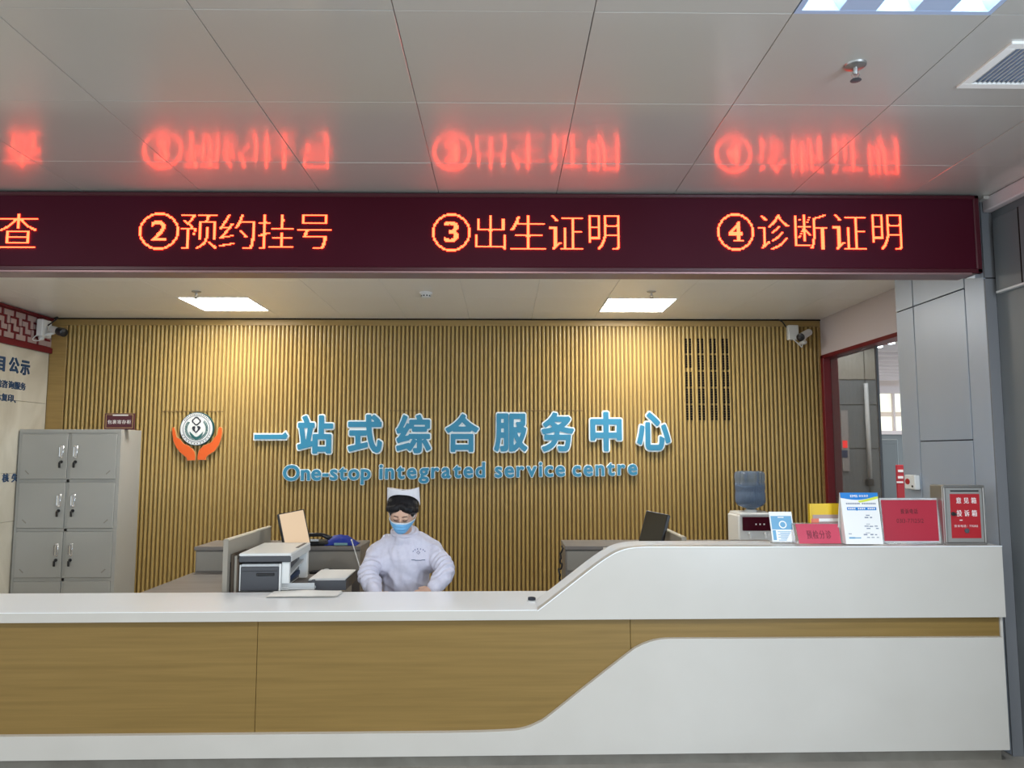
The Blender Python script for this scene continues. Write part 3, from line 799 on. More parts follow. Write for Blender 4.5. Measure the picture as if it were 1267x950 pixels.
b = bmesh.new(); prism(b, [epoly(lob(.98)), epoly(lob(.68))], .033, .036, XZ(YS)); obj('flower_outline', b, M_ink, em)
b = bmesh.new()
prism(b, [epoly([(448, 425), (405, 385), (390, 350), (400, 328), (425, 322), (440, 335), (432, 375)])], .033, .036, XZ(YS))
prism(b, [epoly([(448, 425), (500, 375), (518, 345), (505, 325), (475, 320), (462, 335), (478, 350), (470, 385), (440, 405)])], .033, .036, XZ(YS))
obj('heart', b, M_ink, em)
b = bmesh.new(); prism(b, [epoly([(355, 400), (385, 430), (425, 470), (452, 480), (480, 470), (520, 435), (552, 402), (545, 440), (510, 490), (455, 530), (400, 495), (365, 450)])], .033, .036, XZ(YS)); obj('leaf_cup', b, M_green, em)
LH = [(88, 345), (122, 335), (142, 395), (160, 480), (210, 512), (262, 578), (330, 605), (388, 650), (424, 700), (436, 760), (432, 828), (310, 828), (302, 790), (210, 712), (150, 640), (108, 540), (92, 440)]
RH = [(800, 332), (830, 345), (832, 420), (815, 510), (780, 600), (722, 688), (622, 752), (592, 790), (590, 822), (462, 822), (464, 745), (490, 665), (560, 602), (640, 572), (680, 540), (700, 500), (752, 445), (765, 370), (780, 335)]
for H_ in (LH, RH):
    c_ = np.mean(np.array(H_), 0)
    b = bmesh.new(); prism(b, [epoly(H_)], 0, .024, XZ(YS)); h_ = obj('hand_shape', b, M_orange_e, em)
    n_ = len(H_); ins = []
    A_ = np.array(H_, float)
    for k in range(n_):
        p_, q_, r_ = A_[k - 1], A_[k], A_[(k + 1) % n_]
        e = (r_ - p_); nrm = np.array([-e[1], e[0]]) / (np.hypot(*e) + 1e-6)
        if H_ is LH: pass
        ins.append(tuple(q_ + nrm * 6))
    b = bmesh.new(); prism(b, [epoly(ins)], .0242, .028, XZ(YS)); obj('hand_face', b, M_orange, h_)

# ================================================================ COUNTER
ct = thing('reception_counter', 'long reception counter of white solid surface with wood inlay and a raised right section', 'counter', (0, 3.74, 0), R(.85))
YF = 3.74
ctM = wmat(ct); ctI = ctM.inverted()
def CP(px, py, dy=0.):                           # point of the counter's own front plane (local y = dy) seen at a pixel
    n = ctM.to_3x3() @ Vector((0, 1, 0)); o_ = ctM @ Vector((0, dy, 0)); d = ray(px, py)
    return ctI @ (CAM + d * ((o_ - CAM).dot(n) / d.dot(n)))
def cl(px, py, dy=0.): p = CP(px, py, dy); return (p.x, p.z)
def smooth_path(pts, n=4):                        # Catmull-Rom through points
    out = []
    for i in range(len(pts) - 1):
        p0 = pts[max(i - 1, 0)]; p1 = pts[i]; p2 = pts[i + 1]; p3 = pts[min(i + 2, len(pts) - 1)]
        for k in range(n):
            t = k / n
            out.append(tuple(.5 * ((2 * p1[j]) + (-p0[j] + p2[j]) * t + (2 * p0[j] - 5 * p1[j] + 4 * p2[j] - p3[j]) * t * t + (-p0[j] + 3 * p1[j] - 3 * p2[j] + p3[j]) * t ** 3) for j in (0, 1)))
    out.append(pts[-1]); return out
zlow = cl(640, 755)[1]; zbot = cl(640, 767)[1]; xR = cl(1241, 700)[0]; xL_ = -3.6
up_curve = smooth_path([cl(*q) for q in ((665, 755), (684, 740.5), (714, 717), (738, 698.5), (755, 687), (766, 681.5), (778, 678), (795, 676.3), (830, 676), (960, 676))])
zhi = cl(960, 676)[1]
LF_ = lambda u, v, d: Vector((u, d, v))
b = bmesh.new()
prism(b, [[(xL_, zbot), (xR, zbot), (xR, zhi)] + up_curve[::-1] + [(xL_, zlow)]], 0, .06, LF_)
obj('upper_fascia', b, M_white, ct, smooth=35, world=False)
# ledge: same profile, thickness 26 mm, running back; top coloured paler, as lit from above
low = [(x, z - .03) for x, z in up_curve]
b = bmesh.new()
topc = [(x, z) for x, z in up_curve]
dep = .235
prism(b, [[(xR, zhi)] + topc[::-1] + [(topc[0][0] - .0, topc[0][1] - .04)] + low[2:] + [(xR, zhi - .03)]], .06, dep, LF_)
obj('ledge', b, M_white_lit, ct, smooth=35, world=False)
b = bmesh.new()                                   # pale edge band along the ledge on the front
band = []
bi = [(x, z) for x, z in up_curve]
n_ = len(bi); inner = []
for k in range(n_):
    p_, q_ = bi[max(k - 1, 0)], bi[min(k + 1, n_ - 1)]; dx, dz = q_[0] - p_[0], q_[1] - p_[1]; L = math.hypot(dx, dz) or 1
    inner.append((bi[k][0] + dz / L * .004, bi[k][1] - dx / L * .004))
prism(b, [[(xR, zhi)] + bi[::-1] + inner + [(xR, zhi - .004)]], -.003, 0.0, LF_)
obj('edge_band', b, M_white_lit, ct, smooth=35, world=False)
b = bmesh.new(); bx(b, xR - .02, xR, .06, dep, .05, zhi - .031); bx(b, up_curve[16][0], xR - .02, dep - .02, dep, zlow, zhi - .031); obj('rear_panel', b, M_white, ct, world=False)
# low worktop
yb_ = .52
b = bmesh.new(); bx(b, xL_, xR - .021, .0605, yb_, zlow - .03, zlow, .004); obj('worktop', b, M_white_lit, ct, world=False)
b = bmesh.new(); bx(b, xL_, up_curve[0][0], -.001, .0605, zlow - .002, zlow + .0015, .0008); obj('worktop_edge', b, M_white_lit, ct, world=False)
# wood inlay in two boards, recessed
s1 = cl(317, 840, .03)[0]; s2 = cl(780, 780, .03)[0]; xw = cl(1237, 780, .03)[0]
zin = cl(640, 905, .03)[1]
for a, c in ((xL_, s1), (s1, s2), (s2, xw)):
    b = bmesh.new(); bx(b, a + .0012, c - .0012, .03, .05, .06, zbot + .002, .001); obj('wood_panel', b, M_panelwood, ct, world=False)
b = bmesh.new(); bx(b, xw, xw + .012, .022, .05, .06, zbot + .001); obj('end_strip', b, M_white, ct, world=False)
b = bmesh.new(); bx(b, xL_, xR - .03, .051, .07, .06, zbot); obj('core', b, M_dark, ct, world=False)
lowc = smooth_path([cl(*q) for q in ((560, 906.5), (600, 905.5), (627, 904.3), (642, 903), (655, 899.5), (666, 894.5), (678, 887), (728, 847), (778, 808), (790, 800), (800, 795.5), (812, 792), (826, 790.3), (860, 790), (900, 790))])
zl0 = cl(100, 910)[1]; zl1 = cl(1243, 788.5)[1]; zbo = cl(640, 934.5)[1]; xR2 = cl(1245, 850)[0]
b = bmesh.new(); prism(b, [[(xL_, zbo), (xR2, zbo), (xR2, zl1)] + lowc[::-1] + [(xL_, zl0)]], 0.0, .03, LF_)
obj('lower_panel', b, M_white, ct, smooth=35, world=False)
b = bmesh.new(); bx(b, xL_, xR - .03, .05, .09, 0, .062); obj('toe_kick', b, M_toe, ct, world=False)
b = bmesh.new(); bx(b, xL_, xL_ + .03, .06, yb_, 0, zlow - .03); bx(b, xR - .06, xR - .03, .07, yb_, 0, zlow - .03); bx(b, .1, .13, .07, yb_ - .1, 0, zlow - .031); obj('support_panel', b, M_white, ct, world=False)
def CW(px, py, z):  # world point on the counter at height z
    return UZ(px, py, z)
ZH = (ctM @ Vector((1.5, .1, zhi))).z; ZW = zlow

# pen-stand base with coil on the worktop
p = CW(658, 743.5, ZW)
t = thing('counter_pen_coil', 'small black coiled pen holder on the white worktop below the raised section', 'pen holder', (p.x, p.y, ZW))
b = bmesh.new(); pts = []
for k in range(60):
    a = k * .5; pts.append(p + Vector((.018 * math.cos(a), .018 * math.sin(a), .006 + k * .0002)))
tube(b, pts, .0025, 6); obj('coil', b, M_ink, t, smooth=True)
b = bmesh.new(); lathe(b, [(.026, 0), (.025, .004), (.004, .005)], M=Matrix.Translation(p)); obj('foot', b, M_palegrey, t, smooth=40)

# ================================================================ LOCKER
yl0, yl1 = 6.5, 6.862
xl0, xl1 = XL + .012, UP(149, 560, yl0).x; ztopL = UP(90, 531, yl0).z
lk = thing('storage_locker', 'tall grey steel locker with paired doors against the left wall', 'locker', ((xl0 + xl1) / 2, (yl0 + yl1) / 2, 0))
b = bmesh.new(); bx(b, xl0, xl1, yl0 + .018, yl1, 0.0, ztopL, .004); obj('body', b, M_locker, lk)
b = bmesh.new()
bx(b, xl0, xl1, yl0, yl0 + .018, ztopL - .03, ztopL, .002); bx(b, xl0, xl0 + .022, yl0, yl0 + .018, 0, ztopL - .03); bx(b, xl1 - .03, xl1, yl0, yl0 + .018, 0, ztopL - .03)
xm = (xl0 + xl1) / 2
rp = (ztopL - .03 - .03) / 4.0
for r in range(5): bx(b, xl0 + .02, xl1 - .03, yl0 + .003, yl0 + .018, .02 + r * rp, .045 + r * rp)
bx(b, xm - .014, xm + .010, yl0 + .003, yl0 + .018, .02, ztopL - .03)
obj('front_frame', b, M_locker, lk)
for r in range(4):
    z0 = .02 + r * rp + .028; z1 = .02 + (r + 1) * rp - .003
    for s in (0, 1):
        x0_, x1_ = (xl0 + .025, xm - .017) if s == 0 else (xm + .013, xl1 - .033)
        b = bmesh.new(); bx(b, x0_, x1_, yl0 - .006, yl0 + .014, z0, z1, .003)
        d = obj('door', b, M_locker, lk)
        hx = x1_ - .045 if s == 0 else x0_ + .045; hz = z1 - .15
        b = bmesh.new(); bx(b, hx - .016, hx + .016, yl0 - .012, yl0 - .006, hz - .055, hz + .055, .003)
        tube(b, [(hx - .006, yl0 - .012, hz + .045), (hx - .006, yl0 - .03, hz + .04), (hx - .006, yl0 - .03, hz - .04), (hx - .006, yl0 - .012, hz - .045)], .004, 8)
        obj('handle', b, M_chrome, d, smooth=40)
        b = bmesh.new(); lathe(b, [(.014, 0), (.013, .008), (.003, .009)], n=16, M=Matrix.Translation((hx, yl0 - .006, hz - .085)) @ Matrix.Rotation(R(90), 4, 'X'))
        bx(b, hx - .003, hx + .003, yl0 - .03, yl0 - .014, hz - .095, hz - .08); bx(b, hx - .010, hx + .010, yl0 - .034, yl0 - .028, hz - .135, hz - .088, .003)
        obj('lock_and_key', b, M_black, d, smooth=40)
        # card ghost mark and small plate
        cx_ = x0_ + .06 if s == 0 else x1_ - .06
        b = bmesh.new(); prism(b, [[(cx_ - .02 * (1 if s == 0 else -1), z0 + .07), (cx_ - .012 * (1 if s == 0 else -1), z0 + .075), (cx_ + .02 * (1 if s == 0 else -1), z0 + .045), (cx_ + .014 * (1 if s == 0 else -1), z0 + .038)]], .0001, .001, lambda u, v, dd: Vector((u, yl0 - .006 - dd, v)))
        obj('pressed_mark', b, M_deskface, d)
# sign on the locker
p0, p1 = UP(130.5, 511, yl0 + .06), UP(166.5, 531, yl0 + .06)
t = thing('locker_sign', 'small maroon sign with gold border standing on top of the grey locker', 'sign', ((p0.x + p1.x) / 2, yl0 + .06, ztopL))
ph = p0.z
b = bmesh.new(); bx(b, p0.x, p1.x, yl0 + .05, yl0 + .06, ztopL, ph, .001); bx(b, p0.x, p1.x, yl0 + .06, yl0 + .11, ztopL, ztopL + .004); obj('board', b, M_maroonsign, t)
Fs = lambda u, v, dd: Vector((u, yl0 + .05 - dd, v))
b = bmesh.new(); i_ = .012
o_l = [(p0.x + i_, ztopL + i_), (p1.x - i_, ztopL + i_), (p1.x - i_, ph - i_), (p0.x + i_, ph - i_)]; i2 = .016
i_l = [(p0.x + i2, ztopL + i2), (p1.x - i2, ztopL + i2), (p1.x - i2, ph - i2), (p0.x + i2, ph - i2)]
prism(b, [o_l, i_l], 0, .001, Fs); prism(b, [[(p0.x, ph - .003), (p1.x, ph - .003), (p1.x, ph), (p0.x, ph)]], 0, .001, Fs); obj('border', b, M_gold, t)
b = bmesh.new(); flat_text(b, '包裹寄存柜', (p0.x + p1.x) / 2, ztopL + (ph - ztopL) * .46, .034, Fs, .0012, width=(p1.x - p0.x) * .80, bold=.03)
bx(b, p0.x + .07, p1.x - .055, yl0 + .0485, yl0 + .05, ph - .024, ph - .013); obj('lettering', b, M_wtext, t)

# ================================================================ WORKSTATIONS
ZD = .72
yd0, yd1 = 4.30, 5.10
dxl = UP(240, 706, yd1).x
def hutch(x0, x1, label):
    t = thing('desk_hutch', label, 'cabinet', ((x0 + x1) / 2, yd1 + .2, 0), group='raised hutches behind the desks')
    zt_ = UP(300, 676, yd1).z
    b = bmesh.new(); bx(b, x0, x1, yd1 - .012, yd1 + .36, zt_ - .025, zt_, .003); obj('top_board', b, M_desk, t)
    b = bmesh.new(); bx(b, x0 + .004, x1 - .004, yd1 + .01, yd1 + .35, 0, zt_ - .026); obj('carcass', b, M_desk, t)
    n = max(1, round((x1 - x0) / .55)); w_ = (x1 - x0) / n
    for k in range(n):
        b = bmesh.new(); bx(b, x0 + k * w_ + .012, x0 + (k + 1) * w_ - .004, yd1, yd1 + .012, ZD + .004, zt_ - .034, .002); obj('front_panel', b, M_deskface, t)
    return t, zt_
_, ZHU = hutch(dxl, UP(446, 690, yd1).x, 'grey raised desk hutch left of the nurse carrying phone and blue cloth')
xr0 = UP(699, 690, yd1).x
hutch(xr0, 1.9, 'grey raised desk hutch behind the sloping part of the counter')
def desk(x0, x1, y0, y1, label, modesty=True, ZD=.72):
    t = thing('desk', label, 'desk', ((x0 + x1) / 2, (y0 + y1) / 2, 0), group='staff desks behind the counter')
    b = bmesh.new(); bx(b, x0, x1, y0, y1, ZD - .025, ZD, .003); obj('desktop', b, M_desk, t)
    for xx in (x0 + .02, x1 - .045):
        b = bmesh.new(); bx(b, xx, xx + .025, y0 + .05, y1 - .03, 0, ZD - .026); obj('side_panel', b, M_deskface, t)
    if not modesty: return
    b = bmesh.new(); bx(b, x0 + .046, x1 - .046, y1 - .08, y1 - .06, .3, ZD - .026); obj('modesty_panel', b, M_deskface, t)
xp = UP(279, 700, 4.30).x
dxr = UP(441, 706, yd1).x
desk(dxl, xp - .015, 4.30, yd1 - .015, 'bare dark grey desk between locker and partition')
desk(xp + .03, dxr, 4.30, yd1 - .015, 'dark grey desk carrying the printer, monitor and papers')
desk(dxr + .01, .30, 4.285, 4.44, 'narrow dark desk in front of the seated nurse', False, .69)
desk(xr0 + .15, UP(846, 664, 4.32).x - .02, 4.30, yd1 - .015, 'dark grey desk behind the raised counter section, with the black monitor')
def partition(x, y0, y1, z, label):
    t = thing('desk_partition', label, 'partition', (x, (y0 + y1) / 2, 0), group='desk partitions')
    b = bmesh.new(); bx(b, x - .012, x + .012, y0, y1, 0.0, z - .008, .002); obj('panel', b, M_part, t)
    b = bmesh.new(); bx(b, x - .014, x + .014, y0 - .001, y1, z - .008, z, .002); obj('top_trim', b, M_parttrim, t)
    b = bmesh.new(); bx(b, x - .014, x + .014, y0 - .008, y0, 0, z, .002); obj('end_trim', b, M_part, t)
    return t
pz = UP(285, 667, 4.30).z
partition(xp, 4.30, 5.08, pz, 'grey desk partition with pale top edge left of the printer')
pz2 = UP(846, 664, 4.32).z
partition(UP(846, 664, 4.32).x, 4.32, 5.08, pz2, 'grey desk partition showing above the raised counter beside the black monitor')

# printer
q = [UZ(299, 684, .94), UZ(357, 685, .94), UZ(385, 671, .94), UZ(326, 671, .94)]
pc = (q[0] + q[1] + q[2] + q[3]) / 4
ang = math.atan2((q[2] - q[1]).x * -1, (q[2] - q[1]).y) * .5 + math.atan2((q[3] - q[0]).x * -1, (q[3] - q[0]).y) * .5
pw = ((q[1] - q[0]).length + (q[2] - q[3]).length) / 2; pl = ((q[2] - q[1]).length + (q[3] - q[0]).length) / 2
t = thing('laser_printer', 'white and dark grey multifunction printer on desk beside the partition', 'printer', (pc.x, pc.y, ZD), ang)
hw, hl = pw / 2, pl / 2; H_ = .94 - ZD
b = bmesh.new(); bx(b, -hw + .006, hw - .055, -hl + .02, hl - .02, .006, H_ - .062, .006); obj('body', b, M_palegrey, t, world=False)
b = bmesh.new(); bx(b, -hw, hw, -hl, hl, H_ - .05, H_ - .016, .005); obj('scanner_bed', b, M_darkgrey, t, world=False)
b = bmesh.new(); bx(b, -hw, hw, -hl, hl, H_ - .016, H_, .005); l_ = obj('lid', b, M_whitep, t, world=False)
b = bmesh.new(); bx(b, hw - .012, hw + .002, -hl + .004, hl - .004, H_ - .05, H_ - .014, .003); obj('scanner_side', b, M_palegrey, t, world=False)
b = bmesh.new(); bx(b, hw - .03, hw - .012, -.02, hl - .05, H_ - .0005, H_ + .003, .001); obj('control_panel', b, M_darkgrey, t, world=False)
b = bmesh.new(); bx(b, -hw + .012, hw - .068, -hl + .004, -hl + .02, .012, H_ - .075, .004); sp_ = obj('side_cover', b, M_darkgrey, t, world=False)
b = bmesh.new(); bx(b, -.045, .055, -hl - .002, -hl + .004, H_ - .125, H_ - .11, .002); obj('grip', b, M_black, sp_, world=False)
b = bmesh.new(); bx(b, -hw + .02, hw - .075, -hl + .002, -hl + .005, H_ - .1, H_ - .097); obj('seam', b, M_black, sp_, world=False)
b = bmesh.new(); bx(b, -hw + .004, -hw + .010, -hl + .012, -hl + .02, .01, H_ - .065); obj('corner_post', b, M_whitep, t, world=False); b = bmesh.new(); bx(b, hw - .066, hw - .056, -hl + .008, -hl + .022, .01, H_ - .06); obj('corner_post', b, M_whitep, t, world=False)
b = bmesh.new(); bx(b, hw - .055, hw - .005, hl - .07, hl - .02, .01, H_ - .05, .003); bx(b, hw - .055, hw - .012, -hl + .02, -hl + .05, .01, H_ - .05, .003); obj('front_post', b, M_whitep, t, world=False)
b = bmesh.new()
bx(b, hw - .056, hw - .02, -hl + .05, hl - .07, .10, .108, M=Matrix.Rotation(R(6), 4, 'X')); obj('output_tray', b, M_palegrey, t, world=False)
b = bmesh.new(); bx(b, hw - .053, hw - .050, -hl + .06, hl - .08, .02, .14); obj('output_slot', b, M_darkgrey, t, world=False)
b = bmesh.new(); bx(b, hw - .05, hw - .03, -.12, .12, .045, .07, .002); obj('blue_cartridge_flap', b, M_bluedim, t, world=False)
b = bmesh.new(); bx(b, hw - .052, hw + .13, -hl + .02, -hl + .16, .012, .028, .003); bx(b, hw - .052, hw + .13, -hl + .02, -hl + .028, .028, .05); tr = obj('paper_tray', b, M_palegrey, t, world=False)
b = bmesh.new(); bx(b, hw + .105, hw + .125, -hl + .05, -hl + .11, .028, .062, .004); obj('tray_catch', b, M_darkgrey, tr, world=False)

# upright folders between partition and printer
for k, (px, m_, w_, h_) in enumerate(((284.5, M_black, .012, .17), (288.5, M_brown, .016, .215), (292.5, M_part, .014, .205), (295.2, M_brown, .010, .19))):
    p = UP(px, 720, 4.36)
    lab = ['thin black folder upright next to the desk partition', 'brown folder upright beside the black one, left of the printer', 'grey brown folder upright, second from the printer', 'narrow brown folder upright touching the printer side'][k]
    t = thing('folder', lab, 'folder', (p.x, 4.42, ZD), group='upright folders beside the printer')
    b = bmesh.new(); bx(b, p.x - w_ / 2, p.x - w_ / 2 + .002, 4.34, 4.58, ZD, ZD + h_); bx(b, p.x + w_ / 2 - .002, p.x + w_ / 2, 4.34, 4.58, ZD, ZD + h_); bx(b, p.x - w_ / 2, p.x + w_ / 2, 4.338, 4.34, ZD, ZD + h_, .0005); obj('cover', b, m_, t)
    b = bmesh.new(); bx(b, p.x - w_ / 2 + .003, p.x + w_ / 2 - .003, 4.345, 4.575, ZD + .002, ZD + h_ - .008); obj('sheets', b, M_paper, t)

# monitors
def monitor(tl, tr, br, bl, mscreen, label, foot, lean=0):
    C_ = (tl + tr + br + bl) / 4
    ux = ((tr - tl) + (br - bl)).normalized(); uz = ((tl - bl) + (tr - br)); uz = (uz - ux * uz.dot(ux)).normalized(); un = uz.cross(ux)  # away from viewer
    w_ = ((tr - tl).length + (br - bl).length) / 2; h_ = ((tl - bl).length + (tr - br).length) / 2
    t = thing('computer_monitor', label, 'monitor', tuple(foot))
    Mt = Matrix((ux, un, uz)).transposed().to_4x4(); Mt.translation = C_
    b = bmesh.new(); bx(b, -w_ / 2, w_ / 2, 0, .03, -h_ / 2, h_ / 2, .003, M=Mt); obj('housing', b, M_black, t)
    b = bmesh.new(); bx(b, -w_ / 2 + .008, w_ / 2 - .008, -.0015, .0, -h_ / 2 + .012, h_ / 2 - .006, M=Mt); obj('screen', b, mscreen, t)
    b = bmesh.new(); q_ = C_ + un * .03 - uz * h_ * .1
    tube(b, [q_, q_ + un * .03, Vector((q_.x + un.x * .04, q_.y + un.y * .04, foot[2] + .01))], .016, 10); obj('stand_neck', b, M_black, t, smooth=40)
    b = bmesh.new(); lathe(b, [(.085, 0), (.083, .008), (.02, .012)], M=Matrix.Translation((q_.x + un.x * .04, q_.y + un.y * .04, foot[2]))); obj('foot', b, M_black, t, smooth=40)
y1m, y2m = 4.98, 4.91
monitor(UP(344.5, 636, y2m), UP(377, 629, y1m + .03), UP(384.5, 674, y1m), UP(352, 681, y2m - .03), M_cream, 'monitor with cream lit screen tilted beside the printer', (UP(370, 690, 4.95).x, 4.97, ZD))
M_screen_reflect = mat('off_screen_reflection', (.045, .036, .020), .12)  # olive-brown reflection of the slat wall painted into the black screen
monitor(UP(801, 631, 4.72), UP(826.5, 637, 4.62), UP(815, 690, 4.58), UP(785, 684, 4.68), M_screen_reflect, 'black switched-off monitor leaning above the raised counter section', (UP(812, 690, 4.7).x, 4.78, ZD))

# telephone on hutch
p = UZ(394, 669, ZHU); p.y = yd1 + .12
p = Vector((UP(394, 669, yd1 + .1).x, yd1 + .1, ZHU))
t = thing('desk_telephone', 'black desk telephone on the hutch beside the cream monitor', 'telephone', tuple(p))
b = bmesh.new(); bx(b, -.085, .085, -.08, .08, 0, .03, .01, M=Matrix.Translation(p)); obj('base', b, M_black, t)
b = bmesh.new(); cap_tube(b, [p + Vector((-.085, -.02, .045)), p + Vector((-.05, -.02, .068)), p + Vector((.03, -.02, .068)), p + Vector((.09, -.02, .04))], [.02, .013, .013, .02], 12); obj('handset', b, M_black, t, smooth=True)
b = bmesh.new(); bx(b, -.045, .02, -.082, -.07, .03, .044, .002, M=Matrix.Translation(p)); obj('display', b, M_palegrey, t)
b = bmesh.new(); pts = []
for k in range(80):
    a = k * .8; s = k / 79; pts.append(p + Vector((.07 + s * .02, -.05 + .006 * math.cos(a), .012 + .006 * math.sin(a) + .02 * (1 - s))))
tube(b, pts, .002, 5); obj('cord', b, M_black, t, smooth=True)
# blue cloth pouch
p = Vector((UP(424, 669, yd1 + .1).x, yd1 + .1, ZHU))
b = bmesh.new(); t0 = bmesh.new(); bmesh.ops.create_grid(t0, x_segments=26, y_segments=14, size=.5)
for v in t0.verts:
    u, w_ = v.co.x, v.co.y; hgt = .075 * (1 - (2 * u) ** 2) ** .6 * (1 - abs(2 * w_) ** 3) if abs(u) < .5 else 0
    hgt = .062 * max(0, 1 - (2 * u + .15) ** 2 * .8) * max(0, 1 - abs(2 * w_) ** 3) + .008 * noise.noise(Vector((u * 9, w_ * 9, 1)))
    v.co = Vector((u * .21, w_ * .16, max(hgt, .001)))
add(b, t0, Matrix.Translation(p)); bmesh.ops.solidify(b, geom=b.faces[:], thickness=.003)
bmesh.ops.translate(b, verts=b.verts, vec=(0, 0, .003))
t = thing('blue_cloth', 'crumpled royal blue cloth lying on the hutch between telephone and nurse', 'cloth', tuple(p))
obj('cloth', b, M_clothblue, t, smooth=True)
b = bmesh.new(); bx(b, -.04, .05, -.085, -.078, .004, .02, .002, M=Matrix.Translation(p)); obj('pale_lining', b, mat('pale_teal', (.2, .38, .42), .6), t)

# document stack on a dark stand with papers
q = [UZ(381, 718.5, .775), UZ(428, 718, .775), UZ(441, 706.5, .775), UZ(397, 706.5, .775)]
t = thing('document_box', 'dark grey document box under white papers on the desk beside the nurse', 'box', tuple((q[0] + q[2]) / 2 - Vector((0, 0, .775 - ZD))))
b = bmesh.new(); quadslab(b, q, .775 - ZD); obj('box', b, M_darkgrey, t)
t2 = thing('paper_stack', 'stack of white forms on the dark document box left of the nurse', 'paper', tuple((q[0] + q[2]) / 2))
for k in range(5):
    o_ = Vector((rnd.uniform(-.004, .004), rnd.uniform(-.004, .004), .001 + k * .0022)); cc = (q[0] + q[2]) / 2
    b = bmesh.new(); quadslab(b, [cc + (v - cc) * .96 + o_ + Vector((0, 0, .0012)) for v in q], .0011); obj('sheet', b, M_paper, t2)
p = Vector((UP(411, 701, yd1 - .05).x, yd1 - .14, ZD))
t = thing('computer_mouse', 'dark desk mouse with pale stripe against the hutch', 'mouse', tuple(p))
b = bmesh.new(); ell(b, p + Vector((0, 0, .012)), (.05, .03, .032)); 
for v in b.verts: v.co.z = max(v.co.z, ZD)
obj('shell', b, M_black, t, smooth=True)
b = bmesh.new(); ell(b, p + Vector((-.012, -.012, .034)), (.022, .012, .009)); obj('stripe', b, M_palegrey, t, smooth=True)
p0 = UZ(400, 713, ZD)
t = thing('keyboard', 'black keyboard lying on the desk behind the papers', 'keyboard', (UP(400, 705, yd1 - .1).x, yd1 - .12, ZD))
xk0, xk1 = UP(383, 700, yd1 - .1).x, UP(441, 700, yd1 - .1).x - .03
b = bmesh.new(); bx(b, xk0, xk1, yd1 - .10, yd1 - .03, ZD, ZD + .014, .003); kb = obj('tray', b, M_black, t)
b = bmesh.new()
for i in range(12):
    for j in range(3):
        x_ = xk0 + .008 + i * (xk1 - xk0 - .016) / 12; bx(b, x_, x_ + .016, yd1 - .095 + j * .02, yd1 - .079 + j * .02, ZD + .014, ZD + .018)
obj('keys', b, M_darkgrey, t, kind='stuff')
# thin white stick (pen on a holder)
a_, c_ = UP(435, 668, yd1 - .03), UP(448, 703, yd1 - .12)
t = thing('white_rod', 'thin white rod leaning in front of the hutch beside the nurse', 'rod', tuple(c_))
c_.z = ZD + .002
b = bmesh.new(); tube(b, [c_, a_], .0035, 8); obj('rod', b, M_whitep, t, smooth=60)
b = bmesh.new(); ell(b, a_, (.006, .006, .006)); obj('tip', b, M_whitep, t, smooth=True)
# loose papers at the back of the counter
p0, p1, p2, p3 = UZ(345, 733.6, ZW), UZ(421, 731.8, ZW), UZ(416, 730.2, ZW), UZ(356, 728.5, ZW)
t = thing('counter_papers', 'loose white papers lying on the back edge of the counter', 'paper', tuple((p0 + p2) / 2))
for k in range(3):
    b = bmesh.new(); cc = (p0 + p1 + p2 + p3) / 4
    t0 = bmesh.new(); bmesh.ops.create_grid(t0, x_segments=20, y_segments=5, size=.5)
    for v in t0.verts: v.co = Vector((v.co.x * .37, v.co.y * .16, .002 + k * .003 + .018 * max(0, .5 - abs(v.co.y - .2)) * (1 + .6 * math.sin(v.co.x * 7 + k)) * (1 - (2 * v.co.x) ** 2)))
    add(b, t0, Matrix.Translation((cc.x, ct.location.y + yb_ - .11, ZW)) @ Matrix.Rotation(.03 * k - .02, 4, 'Z'))
    obj('sheet', b, M_paper, t, smooth=True)

# small cable clutter at the end of right hutch
p = Vector((UP(694, 680, yd1 + .05).x, yd1 + .05, 0))
t = thing('cable_bundle', 'tangled black cable hanging at the left end of the right desk hutch', 'cable', (p.x, p.y, .5))
b = bmesh.new(); pts = []
for k in range(60):
    s = k / 59; pts.append(UP(695 + 2.0 * math.sin(k * .37) * math.sin(k * .11 + 1) - s * 3, 675 + s * 48 + 1.5 * math.sin(k * .8), yd1 + .02) + Vector((0, .01 * math.cos(k * .5), 0)))
tube(b, pts, .006, 6); obj('cable', b, M_black, t, smooth=True)

